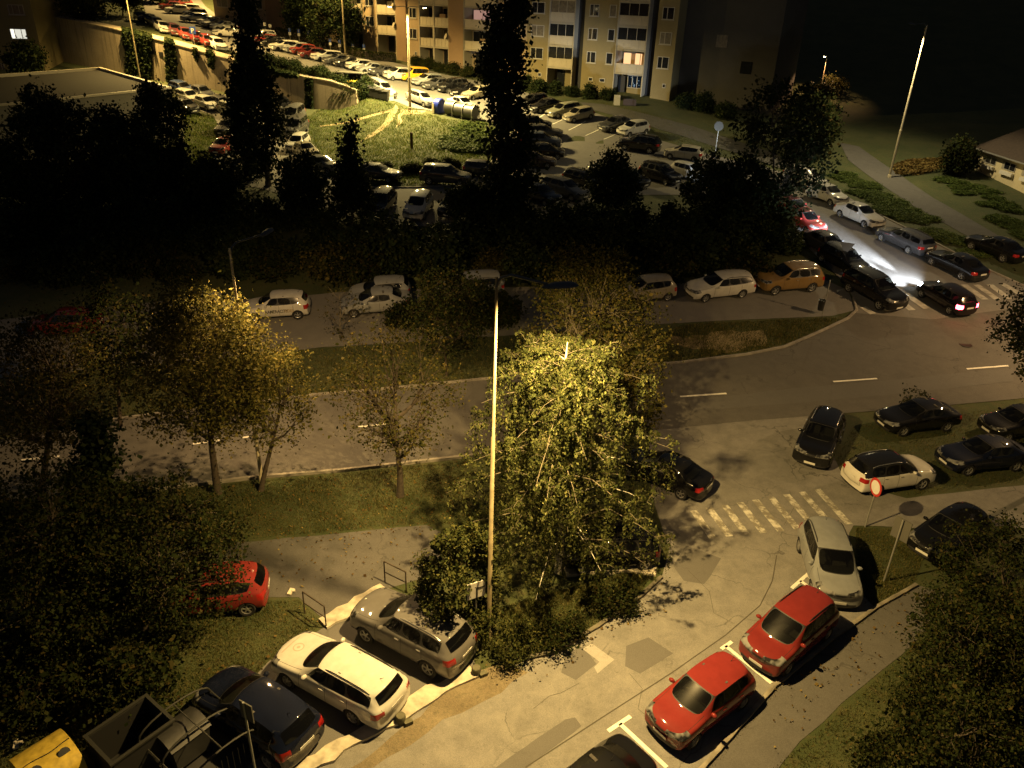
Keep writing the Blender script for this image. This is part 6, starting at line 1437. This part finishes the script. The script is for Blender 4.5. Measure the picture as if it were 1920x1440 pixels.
# --- grass, litter
def scatter(poly_uv, n, rng):
    poly = [tuple(at(*q))[:2] for q in poly_uv]; xs = [p[0] for p in poly]; ys = [p[1] for p in poly]
    x = rng.uniform(min(xs), max(xs), n * 3); y = rng.uniform(min(ys), max(ys), n * 3); k = inside(poly, x, y); x, y = x[k][:n], y[k][:n]; return x, y
L_GRASS = leafmat('grass_blades', [(0, (.045, .056, .016)), (.5, (.088, .090, .028)), (.85, (.15, .13, .048)), (1, (.24, .19, .085))], .3)
L_LIT = leafmat('fallen_leaves', [(0, (.08, .05, .02)), (.5, (.15, .10, .035)), (1, (.26, .20, .07))], .2)
def grass(name, areas, h, w, seed, mat=None):
    rng = np.random.default_rng(seed); X = []; Yv = []
    for poly, n in areas: x, y = scatter(poly, n, rng); X.append(x); Yv.append(y)
    x = np.concatenate(X); y = np.concatenate(Yv); z = H(x, y); n = len(x)
    cl = .55 + .9 * np.clip(np.sin(x * 1.7 + np.sin(y * 1.3)) * np.cos(y * 1.9 + x * .4) * .5 + .5, 0, 1)
    hh = h * rng.uniform(.5, 1.3, n) * cl; a = rng.uniform(0, 2 * PI, n); lx, ly = rng.normal(size=n) * .35 * hh, rng.normal(size=n) * .35 * hh
    c, s = np.cos(a) * w, np.sin(a) * w
    V = np.stack([np.stack([x - c, y - s, z], 1), np.stack([x + c, y + s, z], 1), np.stack([x + lx, y + ly, z + hh], 1)], 1).reshape(-1, 3).astype(np.float32)
    me = bpy.data.meshes.new(name); me.vertices.add(3 * n); me.vertices.foreach_set('co', V.ravel()); me.loops.add(3 * n); me.polygons.add(n); me.loops.foreach_set('vertex_index', np.arange(3 * n, dtype=np.int32)); me.polygons.foreach_set('loop_start', np.arange(0, 3 * n, 3, dtype=np.int32)); me.update(calc_edges=True)
    o = link(name, me, mat or L_GRASS); tag(o, kind='stuff'); return o
grass('grass', [([(200, 935), (490, 902), (640, 890), (890, 862), (900, 985), (800, 982), (640, 996), (430, 1014), (250, 1030)], 30000), ([(430, 1130), (560, 1125), (605, 1170), (505, 1238), (400, 1350), (330, 1440), (150, 1440), (0, 1440), (0, 1180), (250, 1160)], 34000),
    ([(1604, 990), (1750, 995), (1715, 1090), (1640, 1138), (1606, 1098)], 9000), ([(1570, 860), (1600, 800), (1920, 760), (1920, 905), (1700, 930), (1590, 905)], 9000), ([(1450, 1440), (1520, 1385), (1720, 1205), (1790, 1150), (1900, 1300), (1900, 1500), (1450, 1500)], 12000), ([(880, 1210), (960, 1238), (1040, 1220), (1200, 1116), (1230, 1060), (900, 1150)], 22000)], .09, .010, 5)
grass('grass', [([(572, 222), (600, 205), (640, 185), (700, 186), (740, 195), (830, 222), (930, 235), (925, 300), (880, 345), (780, 350), (690, 350), (640, 334), (600, 308), (580, 268)], 36000), ([(345, 210), (400, 218), (414, 250), (394, 308), (345, 320)], 9000)], .20, .03, 6, leafmat('lawn_blades', [(0, (.05, .085, .018)), (.5, (.095, .13, .03)), (.85, (.15, .17, .045)), (1, (.22, .20, .07))], .3))
grass('grass', [([(1210, 640), (1280, 610), (1560, 596), (1588, 600), (1540, 620), (1470, 650), (1280, 678), (1210, 685)], 12000), ([(0, 720), (300, 690), (600, 655), (1000, 630), (1200, 618), (1200, 685), (900, 710), (590, 738), (200, 785), (0, 810)], 16000), ([(1100, 185), (1300, 240), (1440, 290), (1440, 310), (1330, 288), (1240, 260), (1200, 232)], 5000)], .13, .018, 7)
def litter(areas, seed, size):
    rng = np.random.default_rng(seed); C = []
    for poly, n in areas: x, y = scatter(poly, n, rng); C.append(np.stack([x, y, H(x, y) + .075], 1))
    me = quads_mesh('fallen_leaves', np.concatenate(C), size, rng, 1.3, axis=np.tile([1., 0, 0], (sum(len(c) for c in C), 1))); o = link('fallen_leaves', me, L_LIT); tag(o, kind='stuff')
litter([([(300, 930), (890, 862), (880, 985), (430, 1040), (300, 1060)], 900), ([(430, 1016), (800, 988), (780, 1080), (500, 1110)], 160), ([(900, 1250), (1040, 1228), (1250, 1090), (1300, 1120), (1000, 1290)], 160), ([(1450, 1290), (1640, 1145), (1700, 1110), (1720, 1190), (1450, 1420)], 160), ([(560, 1130), (606, 1168), (420, 1330), (250, 1360)], 120)], 3, .055)
grass('grass', [([(1452, 1292), (1562, 1202), (1642, 1145), (1646, 1150), (1566, 1210), (1458, 1300)], 900), ([(1312, 1450), (1450, 1290), (1458, 1298), (1320, 1462)], 700), ([(900, 1258), (1040, 1228), (1050, 1236), (910, 1275)], 900), ([(640, 1410), (810, 1308), (814, 1312), (650, 1420)], 160), ([(1604, 1142), (1720, 1098), (1716, 1090), (1606, 1130)], 500)], .09, .009, 8)
litter([([(1668, 312), (1700, 300), (1770, 296), (1775, 314), (1720, 330), (1680, 328)], 2200)], 4, .16)
# ------------------------------------------------------------------ night sky and render set-up
for p in list(PROTO.values()) + PB + PL_ + PJ:
    for ch in list(p.children_recursive): bpy.data.objects.remove(ch)
    bpy.data.objects.remove(p)
w = bpy.data.worlds.new('World'); scene.world = w; w.use_nodes = True
nt = w.node_tree; nt.nodes.clear()
sk = nt.nodes.new('ShaderNodeTexSky'); sk.sky_type = 'NISHITA'; sk.sun_disc = False; sk.sun_elevation = R_(-1.0); sk.sun_rotation = R_(200)
bg = nt.nodes.new('ShaderNodeBackground'); bg.inputs[1].default_value = .11; ow = nt.nodes.new('ShaderNodeOutputWorld')
nt.links.new(sk.outputs[0], bg.inputs[0]); nt.links.new(bg.outputs[0], ow.inputs[0])
vs = scene.view_settings; scene.display_settings.display_device = 'sRGB'; vs.view_transform = 'Standard'; vs.look = 'None'; vs.exposure = 0; vs.gamma = 1
cy = scene.cycles; cy.use_denoising = True; cy.max_bounces = 5; cy.diffuse_bounces = 2; cy.glossy_bounces = 3; cy.transmission_bounces = 2; cy.sample_clamp_indirect = 3; cy.use_light_tree = True
